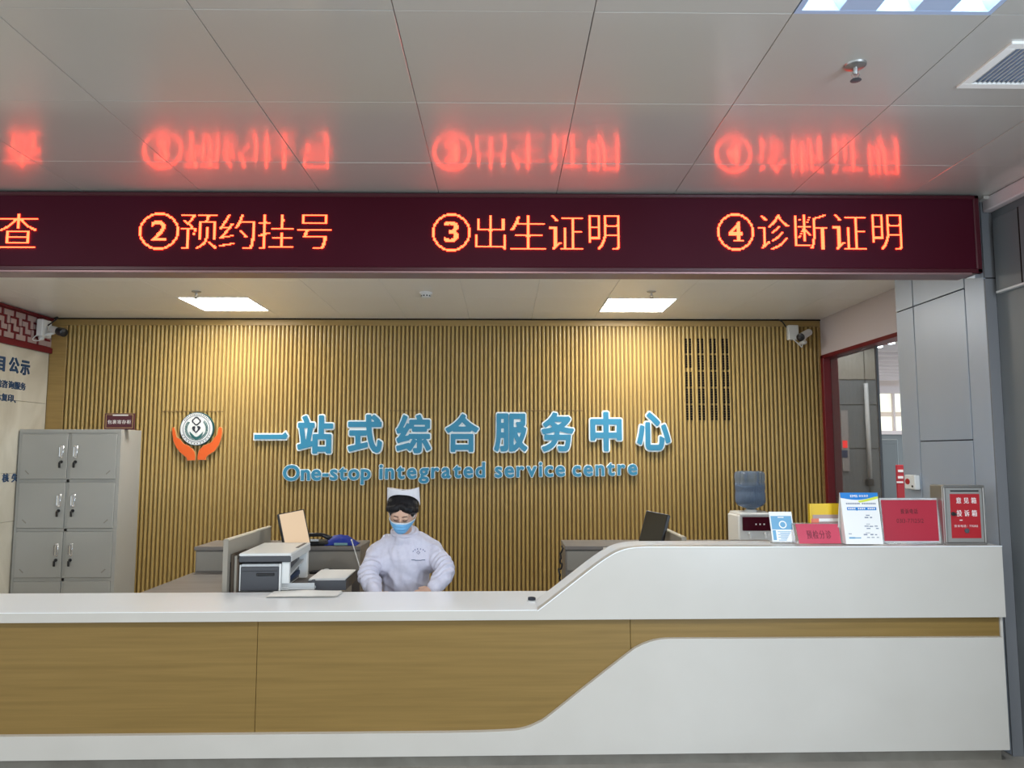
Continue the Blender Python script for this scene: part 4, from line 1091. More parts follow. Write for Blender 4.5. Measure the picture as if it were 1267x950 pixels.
# ================================================================ SECURITY CAMERAS
def seccam(box_px, boxsize, yb, body_a, body_b, rb, label, side=None):
    c = UP(*box_px, yb); w_, h_ = boxsize
    t = thing('security_camera', label, 'camera', tuple(c), group='security cameras')
    b = bmesh.new(); bx(b, -w_ / 2, w_ / 2, -.03, .025, -h_ / 2, h_ / 2, .006, M=Matrix.Translation(c)); obj('junction_box', b, M_whitep, t)
    a, d = body_a, body_b; dr = (d - a).normalized()
    b = bmesh.new(); tube(b, [a, a + (d - a) * .96], [rb * .92, rb], 16); obj('housing', b, M_whitep, t, smooth=40)
    b = bmesh.new(); tube(b, [a + (d - a) * .9, d, d + dr * .004], [rb * 1.02, rb * 1.04, rb * .8], 16); ln = obj('lens_hood', b, M_black, t, smooth=40)
    b = bmesh.new(); ell(b, d + dr * .002, (rb * .45,) * 3); obj('lens', b, M_darkgrey, ln, smooth=True)
    br = (a + d) / 2 + Vector((0, .02, -rb - .03))
    b = bmesh.new(); ell(b, br, (.026, .026, .022)); tube(b, [br, (a + d) / 2], .012, 8); tube(b, [br, Vector((br.x, YB - .02 if side is None else br.y, br.z))] if side is None else [br, Vector((XL + .005, br.y, br.z))], .018, 10); obj('bracket', b, M_whitep, t, smooth=True)
    b = bmesh.new(); pts = [] 
    s0 = c + Vector((-.005, -.02, -h_ / 2)); s1 = a + Vector((0, 0, -.01))
    for k in range(24):
        s = k / 23; pts.append(s0.lerp(s1, s) + Vector((.035 * math.sin(s * math.pi * 2) * .6, -.01, -.10 * math.sin(s * math.pi))))
    tube(b, pts, .0045, 8); obj('cable', b, M_whitep, t, smooth=True)
    return t
yc = YB - .055
seccam((980.5, 411.5), (.095, .135), yc, UP(1001, 411, yc - .03), UP(990, 417.5, yc - .14), .035, 'white bullet security camera with black lens at the top right of the slat wall')
# the left one is fixed on the marble wall
c = UX(62, 407, XL + .04)
t = thing('security_camera', 'white security camera with dark lens in the left wall corner over the frieze', 'camera', tuple(c), group='security cameras')
yk = YB - .22
pA = UP(57, 407, yk); pA.x = XL + .055
b = bmesh.new(); bx(b, -.025, .03, -.07, .07, -.075, .08, .006, M=Matrix.Translation(pA)); obj('junction_box', b, M_whitep, t)
a, d = UP(67, 408, yk - .02), UP(79, 411.5, yk - .08); dr = (d - a).normalized()
b = bmesh.new(); tube(b, [a - dr * .04, a + (d - a) * .8], [.03, .034], 16); obj('housing', b, M_whitep, t, smooth=40)
b = bmesh.new(); tube(b, [a + (d - a) * .5, d, d + dr * .006], [.037, .038, .03], 16); obj('lens_hood', b, M_black, t, smooth=40)
b = bmesh.new(); tube(b, [Vector((XL + .03, a.y, a.z - .06)), a + Vector((0, 0, -.03))], .012, 8); ell(b, Vector((XL + .05, a.y, a.z - .07)), (.025, .025, .025)); obj('bracket', b, M_whitep, t, smooth=True)
b = bmesh.new(); tube(b, [Vector((XL + .06 + .03 * math.sin(k * .35), a.y - .06 - .01 * k * .2, a.z - .06 - .05 * math.sin(k / 19 * math.pi))) for k in range(20)], .004, 8); obj('cable', b, M_whitep, t, smooth=True)
b = bmesh.new(); tube(b, [Vector((XL + .05 + .12 * math.sin(k / 11 * math.pi / 1.3), a.y + .03, a.z + .02 + .10 * math.sin(k / 11 * math.pi / 1.5))) for k in range(12)], .006, 8); obj('black_cable', b, M_black, t, smooth=True)
# cable run on the header board
pts = [UP(690, 394.8, YB - .036), UP(780, 394.6, YB - .036), UP(860, 394, YB - .036), UP(950, 393.5, YB - .036), UP(962, 394.5, YB - .036), UP(968, 398, YB - .036), UP(973, 405, YB - .036)]
b = bmesh.new(); tube(b, pts, .006, 8); o = obj('camera_cable', b, M_black, None, smooth=True); o['label'] = 'thin black cable along the top of the slat wall to the right camera'; o['category'] = 'cable'

# ================================================================ WATER DISPENSER
yw = 6.35
xw0, xw1 = UP(914, 650, yw).x, UP(958, 650, yw).x; zw = UP(935, 634.5, yw).z; xc = UP(935, 600, yw).x
t = thing('water_dispenser', 'white water dispenser with maroon panel behind the raised counter', 'dispenser', ((xw0 + xw1) / 2, yw + .15, 0))
b = bmesh.new(); bx(b, xw0, xw1, yw + .01, yw + .31, .0, zw - .02, .012); obj('cabinet', b, M_whitep, t)
b = bmesh.new(); bx(b, xw0 + .012, xw1 - .0, yw, yw + .30, zw - .028, zw, .008); obj('top_cover', b, M_whitep, t)
zp0, zp1 = UP(935, 656.5, yw).z, UP(935, 639.5, yw).z; xq = UP(919, 650, yw).x
b = bmesh.new(); bx(b, xq, xw1 - .008, yw - .004, yw + .012, zp0, zp1, .003); pnl = obj('control_panel', b, M_maroon, t)
b = bmesh.new()
for px in (935.5, 940.5, 945.5): c_ = UP(px, 648.5, yw - .005); bx(b, c_.x - .006, c_.x + .006, yw - .006, yw - .004, c_.z - .006, c_.z + .006)
obj('indicator_marks', b, M_wtext, pnl)
b = bmesh.new()
for px in (928, 947): c_ = UP(px, 660, yw - .02); tube(b, [(c_.x, yw + .01, c_.z), (c_.x, yw - .035, c_.z), (c_.x, yw - .04, c_.z - .035)], .009, 8)
obj('taps', b, M_palegrey, t, smooth=40)
yc_ = yw + .15
t = thing('water_bottle', 'large blue upturned water bottle on the dispenser', 'bottle', (xc, yc_, zw))
zt_ = UP(935, 582.5, yc_).z; r_ = .127; h_ = zt_ - zw
prof = [(.03, .001), (.03, .02), (.06, .035), (.11, .055), (r_, .085), (r_, h_ * .45), (r_ * .965, h_ * .48), (r_ * .965, h_ * .52), (r_, h_ * .56), (r_, h_ * .70), (r_ * .97, h_ * .72), (r_ * .97, h_ * .75), (r_, h_ * .78), (r_, h_ - .03), (r_ * .95, h_ - .01), (r_ * .8, h_), (.02, h_ - .012)]
b = bmesh.new(); lathe(b, prof, 40, M=Matrix.Translation((xc, yc_, zw))); obj('bottle_shell', b, M_bottle, t, smooth=50)
prof2 = [(.02, .004), (.025, .02), (.105, .058), (r_ - .006, .088), (r_ - .006, h_ * .44), (r_ * .9, h_ * .5), (r_ - .006, h_ * .57), (r_ - .006, h_ * .655), (.01, h_ * .655)]
b = bmesh.new(); lathe(b, prof2, 40, M=Matrix.Translation((xc, yc_, zw))); obj('water', b, M_water, t, smooth=50)
b = bmesh.new(); lathe(b, [(.05, .0), (.05, .016), (.034, .02), (.032, .02)], 24, M=Matrix.Translation((xc, yc_, zw))); obj('collar', b, M_whitep, t, smooth=40)

# ================================================================ THINGS ON THE RAISED LEDGE
def slanted(name, label, cat, px_tl, px_tr, px_br, px_bl, y_foot, y_top, th, m, group=None):
    """flat panel seen as the quad, standing on the ledge and leaning back"""
    z0 = ZH + .006
    bl_, br_ = UP(*px_bl, y_foot), UP(*px_br, y_foot); tl_, tr_ = UP(*px_tl, y_top), UP(*px_tr, y_top)
    bl_.z = br_.z = z0
    t = thing(name, label, cat, tuple((bl_ + br_) / 2), group=group)
    nrm = (br_ - bl_).cross(tl_ - bl_).normalized(); nrm = -nrm if nrm.y > 0 else nrm     # towards the viewer
    def F(u, v, d):
        lo = bl_.lerp(br_, u); hi = tl_.lerp(tr_, u); return lo.lerp(hi, v) + nrm * d
    return t, F
def rect(u0, u1, v0, v1): return [(u0, v0), (u1, v0), (u1, v1), (u0, v1)]
def ftext(b, s, u0, u1, vc, vh, F, d, bold=0., gap=.1):
    # text in the panel's unit square
    G = lambda x, z, dd: F(x, z, dd)
    adv = []
    for c in s: adv.append(1 + gap if ord(c) > 300 else (.35 if c == ' ' else float(GL[c]['hi'][0] - GL[c]['lo'][0]) + .12))
    tot = sum(adv); x = 0; sx = (u1 - u0) / tot; sv = vh / (.9 if any(ord(c) > 300 for c in s) else .72)
    for c, a in zip(s, adv):
        if c != ' ':
            g = GL[c]; mid = .5 if ord(c) > 300 else (g['lo'][0] + g['hi'][0]) / 2; base = .38 if ord(c) > 300 else .36
            for k, ox in enumerate([0] if not bold else [-bold, 0, bold]):
                vs = [b.verts.new(G(u0 + (x + a / 2 + v[0] - mid + ox) * sx, vc + (v[1] - base) * sv, d + k * .00008)) for v in g['V']]
                for tt in g['T']:
                    try: b.faces.new([vs[i] for i in tt])
                    except ValueError: pass
        x += a
yE = 3.86
# blue leaflet in an acrylic stand
t, F = slanted('leaflet_holder', 'clear stand with a pale blue leaflet beside the small red card', 'leaflet', (951, 633), (979, 633), (984.5, 669), (956, 669), 3.87, 3.90, .002, M_acryl)
b = bmesh.new(); prism(b, [rect(0, 1, 0, 1)], -.002, 0, F); obj('back_plate', b, M_whitep, t)
b = bmesh.new(); prism(b, [rect(.05, .95, .02, .86)], .0002, .001, F); lf = obj('leaflet', b, M_paper, t)
b = bmesh.new(); prism(b, [rect(.05, .95, .42, .86)], .0011, .0016, F); obj('blue_field', b, M_sky, lf)
b = bmesh.new(); prism(b, [[(.54 + .17 * math.cos(k * math.tau / 24), .58 + .125 * math.sin(k * math.tau / 24)) for k in range(24)], [(.54 + .12 * math.cos(k * math.tau / 24), .58 + .088 * math.sin(k * math.tau / 24)) for k in range(24)]], .0017, .002, F); prism(b, [rect(.36, .62, .80, .83)], .0017, .002, F); obj('ring_mark', b, M_paper, lf)
b = bmesh.new(); prism(b, [rect(.06, .2, .08, .40)], .0011, .0015, F)
for k in range(7): prism(b, [rect(.28 + .1 * (k % 2), .62 + .04 * k, .07 + k * .045, .09 + k * .045)], .0011, .0015, F)
obj('printed_lines', b, M_sky, lf, kind='stuff')
b = bmesh.new(); prism(b, [rect(-.02, 1.02, -.0, .03)], -.03, .012, F); obj('foot', b, M_acryl, t)
# small sloping red card, tent shaped
t, F = slanted('triage_card', 'small sloping red card printed 预检分诊 between the two white leaflets', 'sign', (984, 648), (1037, 648), (1041, 670), (989, 670), 3.83, 3.88, .002, M_pinkcard)
b = bmesh.new(); prism(b, [rect(-.0, 1, 0, 1)], -.002, 0, F); obj('card', b, M_pinkcard, t)
b = bmesh.new(); prism(b, [rect(-.07, 1.0, .99, 1.05)], -.006, .0, F)
F2 = lambda u, v, d: F(u, v, 0) + Vector((-.0, d, 0))
prism(b, [rect(-.09, -.01, 0, 1.02)], 0, .002, F2); prism(b, [rect(1.0, 1.02, 0, .98)], 0, .002, F2); obj('acrylic_frame', b, M_acryl, t)
b = bmesh.new(); ftext(b, '预检分诊', .20, .80, .45, .42, F, .0008, bold=.02); obj('lettering', b, mat('ink_on_pink', (.20, .025, .045), .6), t)
# yellow folder behind
t, F = slanted('yellow_folder', 'yellow plastic file holder behind the small red card', 'folder', (1000, 623), (1042, 622.5), (1042, 668), (1001, 668), 3.93, 3.94, .002, M_yellow)
b = bmesh.new(); prism(b, [rect(0, 1, 0, 1)], -.004, 0, F); prism(b, [rect(0, .03, 0, 1)], 0, .02, F); obj('cover', b, M_yellow, t)
b = bmesh.new(); prism(b, [rect(.12, 1, .02, .70)], .001, .003, F); obj('papers', b, M_latback, t)
b = bmesh.new(); prism(b, [rect(.3, 1, .52, .60)], .003, .0035, F); obj('paper_band', b, M_paper, t)
b = bmesh.new(); prism(b, [rect(.03, .3, .30, .60)], .0036, .004, F); obj('red_mark', b, mat('coral_print', (.75, .2, .12), .5), t)
# white tent leaflet with blue header
t, F = slanted('delivery_leaflet', 'white tent leaflet with bright blue header standing on the ledge', 'leaflet', (1039, 609.5), (1085.5, 609.5), (1093, 671), (1047, 671), 3.80, 3.86, .002, M_paper)
b = bmesh.new(); prism(b, [rect(0, 1, 0, 1)], -.002, 0, F); obj('front_sheet', b, M_paper, t)
Fb = lambda u, v, d: F(u, v, 0) + Vector((-.012 * (1 - v) - .0, .07 * (1 - v) + d, 0)) if True else None
b = bmesh.new(); prism(b, [rect(0, 1, 0, 1)], .004, .006, Fb); obj('rear_sheet', b, M_paper, t)
b = bmesh.new(); prism(b, [[(0, 0), (.03, 0), (.0, .98)]], .003, .05, lambda u, v, d: F(u, v, 0) + Vector((0, d * (1 - v), 0))); obj('side_flap', b, M_paper, t)
hd = [(0, 1), (0, .90)] + [(u / 10, .90 - .055 * math.sin(math.pi * min(u / 10 * 1.05, 1)) + .03 * (u / 10)) for u in range(1, 10)] + [(1, .93), (1, 1)]
lm = [(.45, .84)] + [(u / 10, .84 + .0 + .10 * ((u / 10 - .45) / .55) ** 1.3) for u in range(5, 11)] + [(1, .885)] + [(u / 10, .80 + .085 * ((u / 10 - .45) / .55) ** 1.3) for u in range(9, 4, -1)]
b = bmesh.new(); prism(b, [lm], .0002, .0007, F); obj('lime_swoosh', b, M_lime, t)
b = bmesh.new(); prism(b, [hd], .0008, .0013, F); obj('blue_header', b, M_ems, t)
b = bmesh.new(); ftext(b, 'EMS', .26, .46, .935, .05, F, .0015, bold=.03); ftext(b, '邮政速递', .49, .74, .935, .045, F, .0015, bold=.01); obj('header_lettering', b, M_wtext, t)
b = bmesh.new(); prism(b, [rect(.14, .92, .655, .715)], .0003, .0008, F); prism(b, [[(.38, .656), (.42, .656), (.40, .64)]], .0003, .0008, F); obj('blue_bar', b, M_ems, t)
b = bmesh.new()
for k in range(14): prism(b, [rect(.17 + k * .052, .205 + k * .052, .672, .70)], .001, .0014, F) if k not in (4, 9) else None
obj('bar_marks', b, M_wtext, t, kind='stuff')
b = bmesh.new()
for k in range(17):
    if k != 8: prism(b, [rect(.13 + k * .047, .165 + k * .047, .77, .80)], .0003, .0008, F)
for (u0, u1, v0, v1) in ((.62, .72, .545, .565), (.58, .68, .50, .525), (.72, .78, .50, .525), (.55, .66, .335, .355), (.68, .78, .33, .35), (.82, .9, .335, .355), (.60, .70, .38, .39), (.6, .7, .29, .31), (.85, .92, .29, .31), (.5, .6, .17, .195), (.68, .76, .17, .195), (.80, .86, .17, .19), (.56, .68, .21, .22), (.58, .66, .12, .135), (.7, .78, .12, .135), (.84, .9, .12, .135), (.10, .18, .19, .205)):
    prism(b, [rect(u0, u1, v0, v1)], .0003, .0008, F)
obj('printed_lines', b, mat('grey_blue_print', (.25, .28, .36), .6), t, kind='stuff')
b = bmesh.new(); prism(b, [rect(.10, .26, .105, .135)], .0003, .0008, F); prism(b, [rect(.26, .42, .11, .13)], .0003, .0006, F); obj('blue_tag', b, M_sky, t)
# complaint telephone sign
t, F = slanted('complaint_sign', 'large red sign in clear acrylic frame, printed 投诉电话, beside the steel box', 'sign', (1088, 616), (1161.5, 616), (1165, 668.5), (1093, 668.5), 3.855, 3.875, .002, M_redcard)
b = bmesh.new(); prism(b, [rect(.015, .955, .04, .955)], 0, .0015, F); obj('card', b, M_redcard, t)
b = bmesh.new(); prism(b, [rect(0, 1, 0, 1), rect(.015, .955, .03, .955)], -.003, .004, F); obj('acrylic_frame', b, M_acryl, t)
b = bmesh.new(); prism(b, [rect(0, 1, 0, 1)], -.004, -.001, F); obj('back_plate', b, M_whitep, t)
b = bmesh.new(); ftext(b, '投诉电话', .33, .63, .70, .11, F, .0018, bold=.03); ftext(b, '0313-7712512', .25, .72, .49, .095, F, .0018); obj('lettering', b, M_inkred, t)
b = bmesh.new(); p_ = UP(1124, 671, 3.87); bx(b, UP(1094, 671, 3.87).x, UP(1160, 671, 3.87).x, 3.82, 3.90, ZH + .0005, ZH + .0045, .001); obj('foot', b, M_acryl, t)

# steel opinion box
yb0 = 3.81
pl_, pr_ = UP(1170, 640, yb0).x, UP(1221, 640, yb0).x; zt_ = UP(1195, 600.5, yb0).z
w_ = pr_ - pl_; cx_ = (pl_ + pr_) / 2 - .004
t = thing('opinion_box', 'steel suggestion box with red label 意见箱 投诉箱 at the right end of the ledge', 'box', (cx_, yb0 + .06, ZH), R(0))
Z0 = ZH + .001
def OB(u0, u1, y0, y1, v0, v1, bev, nm, m, par=None, smooth=False, label=None):
    b = bmesh.new(); bx(b, u0, u1, y0, y1, v0, v1, bev); return obj(nm, b, m, par or t, label=label)
xl_, xr_ = cx_ - w_ / 2, cx_ + w_ / 2
OB(xl_ - .0, xr_, yb0 + .012, yb0 + .125, Z0, zt_, .004, 'shell', M_steel)
b = bmesh.new()
fw = .010
for (a0, a1, c0_, c1_) in ((xl_, xr_, zt_ - fw, zt_), (xl_, xr_, Z0, Z0 + fw), (xl_, xl_ + fw, Z0 + fw, zt_ - fw), (xr_ - fw, xr_, Z0 + fw, zt_ - fw)): bx(b, a0, a1, yb0 - .002, yb0 + .013, c0_, c1_, .003)
obj('front_rim', b, M_steel, t)
dr_ = OB(xl_ + fw + .001, xr_ - fw - .001, yb0 + .003, yb0 + .0125, Z0 + fw + .001, zt_ - fw - .001, .002, 'door', M_steelf)
hb = zt_ - Z0
OB(xl_ + w_ * .17, xr_ - w_ * .14, yb0 + .0015, yb0 + .0035, zt_ - hb * .105, zt_ - hb * .082, 0, 'slot', M_black, dr_)
lb_ = OB(xl_ + w_ * .155, xr_ - w_ * .13, yb0 + .0018, yb0 + .003, Z0 + hb * .11, zt_ - hb * .145, 0, 'label_sheet', M_signred, dr_)
Fo = lambda u, v, d: Vector((xl_ + u * w_, yb0 + .0017 - d, Z0 + v * hb))
b = bmesh.new(); ftext(b, '意见箱', .27, .82, .745, .10, Fo, .0002, bold=.02, gap=.35); ftext(b, '投诉箱', .27, .82, .53, .105, Fo, .0002, bold=.02, gap=.35)
prism(b, [rect(.36, .43, .405, .42)], 0, .0004, Fo); ftext(b, '投诉电话：7712512', .22, .80, .315, .042, Fo, .0002); obj('lettering', b, M_wtext, t)
b = bmesh.new(); c_ = Fo(.52, .235, 0); lathe(b, [(.012, 0), (.012, .004), (.003, .005)], 20, M=Matrix.Translation(c_) @ Matrix.Rotation(R(90), 4, 'X')); obj('round_seal', b, M_darkgrey, t, smooth=40)
b = bmesh.new(); c_ = Fo(.205, .52, 0); lathe(b, [(.010, 0), (.010, .006), (.003, .007)], 16, M=Matrix.Translation(c_) @ Matrix.Rotation(R(90), 4, 'X')); bx(b, c_.x - .002, c_.x + .012, c_.y - .014, c_.y - .006, c_.z - .008, c_.z + .004, .001); obj('cam_lock', b, M_black, t, smooth=40)
# open door leaf plate at the left of the box (turned back)
b = bmesh.new(); q = [UP(1155, 601.5, 3.93), UP(1168, 600.8, yb0 + .02)]
v = [Vector((q[0].x, q[0].y, Z0)), Vector((q[1].x, q[1].y, Z0)), Vector((q[1].x, q[1].y, zt_ - .001)), Vector((q[0].x, q[0].y, zt_ + .002))]
nn = (v[1] - v[0]).cross(v[2] - v[0]).normalized() * .004
A_ = [b.verts.new(x) for x in v]; B_ = [b.verts.new(x + nn) for x in v]
b.faces.new(A_); b.faces.new(B_[::-1])
for k in range(4): b.faces.new((A_[k], A_[(k + 1) % 4], B_[(k + 1) % 4], B_[k]))
obj('side_plate', b, M_steel, t)
# dispenser on the column: white box with red logo
cc = UX(1125, 596.5, XCOL - .03)
p0, p1 = UX(1119.5, 587, XCOL - .03), UX(1133.5, 606, XCOL - .03)
t = thing('door_release_box', 'small white wall box with red mark on the grey pillar', 'switch box', (XCOL, cc.y, p1.z))
ya, yb2 = min(p0.y, p1.y), max(p0.y, p1.y)
b = bmesh.new(); bx(b, XCOL - .035, XCOL, ya, yb2, p1.z, p0.z, .006); obj('case', b, M_whitep, t)
Fc = lambda u, v, d: Vector((XCOL - .035 - d, u, v))
ym, zm = cc.y + .01, (p0.z + p1.z) / 2 + .003
b = bmesh.new(); prism(b, [[(ym + .026 * math.cos(k * math.tau / 20), zm + .018 * math.sin(k * math.tau / 20)) for k in range(20)]], 0, .001, Fc); obj('red_logo', b, M_signred, t)
b = bmesh.new(); prism(b, [[(ya + .03 + .009 * math.cos(k * math.tau / 14), p1.z + .02 + .007 * math.sin(k * math.tau / 14)) for k in range(14)]], 0, .002, Fc); obj('button', b, M_black, t)

# ================================================================ THE NURSE
def remesh(bm, vox, smooth_it, name, m, parent, disp=None):
    me = bpy.data.meshes.new('r'); bm.to_mesh(me); bm.free()
    o = bpy.data.objects.new('r', me); COL.objects.link(o)
    md = o.modifiers.new('r', 'REMESH'); md.mode = 'VOXEL'; md.voxel_size = vox
    sm_ = o.modifiers.new('s', 'SMOOTH'); sm_.iterations = smooth_it; sm_.factor = .5
    dg = bpy.context.evaluated_depsgraph_get(); dg.update()
    out = bpy.data.meshes.new_from_object(o.evaluated_get(dg)); bpy.data.objects.remove(o); bpy.data.meshes.remove(me)
    b = bmesh.new(); b.from_mesh(out); bpy.data.meshes.remove(out)
    if disp:
        b.normal_update()
        nv = [(v, v.normal.copy()) for v in b.verts]
        for v, n_ in nv: v.co += n_ * disp(v.co, n_)
    return obj(name, b, m, parent, smooth=True)
shx = UP(501, 676, 4.62).x
pe = thing('person', 'seated woman in white uniform, white cap and blue face mask looking down behind the counter', 'person', (shx, 4.66, 0))
hc = UP(498, 634, 4.44)                           # head centre
tilt = R(32)
HM = Matrix.Translation(hc) @ Matrix.Rotation(R(3), 4, 'Y') @ Matrix.Rotation(tilt, 4, 'X')   # local: -y is the face, z the crown
def H(x, y, z): return HM @ Vector((x, y, z))
HR = HM.to_3x3().to_4x4()
def hell(b, c, r, rot=None, **k): ell(b, H(*c), r, HR @ (rot or Matrix()), **k)
SL, SR = UP(467.5, 683, 4.64), UP(534.5, 679.5, 4.64)
EL, ER = UP(455.5, 711, 4.50), UP(551.5, 705.5, 4.50)
WL, WR = UP(466, 735, 4.35), UP(537, 729, 4.385)
WL.z = ZD - .012; WR.z = ZD + .008
neck = UP(500, 663, 4.60)
b = bmesh.new()
# head
hell(b, (0, .012, .022), (.074, .092, .088)); hell(b, (0, -.020, -.030), (.068, .062, .078)); hell(b, (0, -.038, -.068), (.040, .036, .032))
for s in (-1, 1):
    hell(b, (.034 * s, -.054, -.030), (.024, .024, .022)); hell(b, (.074 * s, .012, -.012), (.010, .018, .030))
    hell(b, (.028 * s, -.071, .012), (.017, .012, .010)); hell(b, (.026 * s, -.070, .028), (.024, .010, .008))
hell(b, (0, -.082, -.004), (.010, .014, .024)); hell(b, (0, -.090, -.022), (.014, .014, .011)); hell(b, (0, -.079, -.050), (.022, .010, .010))
cap_tube(b, [H(0, .02, -.05), neck + Vector((0, .02, .01)), neck + Vector((0, .03, -.05))], [.048, .046, .06])
# trunk, arms, legs
pel = Vector((shx, 4.74, .54))
cap_tube(b, [neck + Vector((0, .03, -.06)), Vector((shx, 4.66, .86)), Vector((shx, 4.70, .70)), pel], [.075, .105, .10, .12], 18)
cap_tube(b, [SL, SL.lerp(SR, .5) + Vector((0, .01, .0)), SR], [.048, .08, .048])
for S_, E_, W_, sg in ((SL, EL, WL, -1), (SR, ER, WR, 1)):
    cap_tube(b, [S_, S_.lerp(E_, .5), E_, E_.lerp(W_, .5), W_], [.045, .04, .034, .031, .022])
    hd_ = (Vector((shx - .02, 4.30, ZD + .018)) - W_); hd_.z = 0; hd_.normalize(); hd_ = (hd_ + Vector((0, 0, -.22))).normalized()
    sd = hd_.cross(Vector((0, 0, 1))).normalized() * -sg    # towards the thumb side (body midline)
    sd = Vector((-sg, 0, 0)) - hd_ * Vector((-sg, 0, 0)).dot(hd_); sd.normalize()
    pc_ = W_ + hd_ * .045
    cap_tube(b, [W_, W_ + hd_ * .03 + sd * .012, W_ + hd_ * .07 + sd * .018], [.020, .018, .013]); cap_tube(b, [W_, W_ + hd_ * .03 - sd * .010, W_ + hd_ * .068 - sd * .020], [.018, .016, .012]); cap_tube(b, [W_ + hd_ * .03, W_ + hd_ * .07], [.017, .014])
    for k, (o_, L_) in enumerate(((.024, .068), (.008, .076), (-.009, .070), (-.025, .054))):
        k0 = W_ + hd_ * .070 + sd * o_; k1 = k0 + hd_ * L_ * .45 + Vector((0, 0, .004)); k2 = k1 + hd_ * L_ * .3 + Vector((0, 0, -.010)); k3 = k2 + hd_ * L_ * .2 + Vector((0, 0, -.012))
        cap_tube(b, [k0, k1, k2, k3], [.0095, .0085, .0078, .0068], 10)
    t0_ = W_ + hd_ * .022 + sd * .02; cap_tube(b, [t0_, t0_ + hd_ * .022 + sd * .02, t0_ + hd_ * .05 + sd * .026], [.012, .0105, .008], 10)
    hip = pel + Vector((.085 * sg, -.01, -.0)); kn = Vector((shx + .12 * sg, 4.60 - .30, .50)); kn.y = 4.32 + .02; an = Vector((shx + .13 * sg, 4.42, .09))
    kn = Vector((shx + .11 * sg, 4.42, .50)); an = Vector((shx + .13 * sg, 4.50, .09))
    cap_tube(b, [hip, hip.lerp(kn, .5), kn, kn.lerp(an, .4), an], [.085, .075, .055, .052, .036])
    cap_tube(b, [an + Vector((0, .03, -.04)), an + Vector((0, -.06, -.05)), an + Vector((.005 * sg, -.15, -.06))], [.036, .034, .026])
body = remesh(b, .0045, 3, 'body', M_skin, pe)
# eyes closed, lashes and brows
for s in (-1, 1):
    b = bmesh.new(); tube(b, [H(.014 * s, -.0845, .006), H(.022 * s, -.0855, .0015), H(.031 * s, -.083, .001), H(.041 * s, -.075, .005)], [.0012, .0022, .0024, .0012], 8); obj('eyelashes', b, M_lash, pe, smooth=True)
    b = bmesh.new(); tube(b, [H(.010 * s, -.083, .026), H(.022 * s, -.0835, .031), H(.036 * s, -.078, .031), H(.050 * s, -.066, .024)], [.0018, .003, .0026, .0012], 8); obj('eyebrow', b, M_brow, pe, smooth=True)
# hair: cap of hair with centre parting, framing the forehead
def hair_disp(p, n_): return .0012 * math.sin(p.x * 700) + .001 * noise.noise(p * 60)
b = bmesh.new()
hell(b, (0, .026, .032), (.093, .094, .088)); hell(b, (0, .060, -.015), (.074, .060, .070))
for s in (-1, 1):
    cap_tube(b, [H(.004 * s, -.050, .086), H(.030 * s, -.058, .070), H(.056 * s, -.046, .054), H(.076 * s, -.018, .036), H(.084 * s, .012, .012)], [.014, .021, .022, .020, .014])
hell(b, (0, .002, .050), (.090, .072, .063))
cap_tube(b, [H(0, .10, .01), H(0, .115, -.01)], [.045, .04])
remesh(b, .0045, 8, 'hair', M_hair, pe, hair_disp)
# cap: folded crown seated on the hair, open at the back, corners raised
b = bmesh.new(); t0 = bmesh.new(); NU, NV = 40, 12; rows = []
for j in range(NV + 1):
    v = j / NV; ring = []
    for i in range(NU):
        a = math.tau * i / NU; cx1, sy1 = math.cos(a), math.sin(a)
        ox = (.097 - .006 * v) * math.copysign(abs(cx1) ** (1 - .45 * v), cx1)
        oy = .050 - .006 * v + (.060 if sy1 > 0 else .050) * (1 - .12 * v) * math.copysign(abs(sy1) ** (1 - .3 * v), sy1)
        front = max(0, -sy1)
        z0_ = .022 + .102 * math.sqrt(max(0, 1 - abs(cx1) ** 2.4)) * (1 if sy1 < 0 else .45)
        z1_ = (.132 + .010 * abs(cx1) + (.012 * cx1 if cx1 > 0 else 0) - .53 * oy) / .848; z1_ = max(z1_, z0_ + .012)
        ring.append(t0.verts.new((ox, oy, z0_ + (z1_ - z0_) * v)))
    rows.append(ring)
for r0_, r1_ in zip(rows, rows[1:]):
    for i in range(NU): t0.faces.new((r0_[i], r0_[(i + 1) % NU], r1_[(i + 1) % NU], r1_[i]))
cv = t0.verts.new((0, .050, .112))
for i in range(NU): t0.faces.new((rows[-1][i], rows[-1][(i + 1) % NU], cv))
bmesh.ops.recalc_face_normals(t0, faces=t0.faces); bmesh.ops.solidify(t0, geom=t0.faces[:], thickness=.003)
add(b, t0, HM); obj('nurse_cap', b, M_capc, pe, smooth=50)
# mask: curved pleated shell from under the eyes to below the chin
def mask_sheet(v0, v1, lift, nm, m, par=None):
    b = bmesh.new(); t0 = bmesh.new(); NU, NV = 30, 16; rows = []
    for j in range(NV + 1):
        v = v0 + (v1 - v0) * j / NV; row = []
        for i in range(NU + 1):
            u = -1 + 2 * i / NU
            wv = .0755 - .020 * (1 - v) ** 2.2
            x = wv * u
            dome = (1 - abs(u) ** 2.8)
            y = -.030 - (.072 + .010 * math.sin(v * math.pi)) * dome + .012 * (1 - v) * dome - lift
            y += .0018 * math.sin(v * math.pi * 7) * dome
            z = -.088 + .090 * v - .020 * abs(u) ** 2 * v + (.030 * (1 - v)) * abs(u) ** 2.6
            row.append(t0.verts.new((x, y, z)))
        rows.append(row)
    for r0_, r1_ in zip(rows, rows[1:]):
        for i in range(NU): t0.faces.new((r0_[i], r0_[i + 1], r1_[i + 1], r1_[i]))
    bmesh.ops.recalc_face_normals(t0, faces=t0.faces); bmesh.ops.solidify(t0, geom=t0.faces[:], thickness=.0015)
    add(b, t0, HM); return obj(nm, b, m, par or pe, smooth=True)
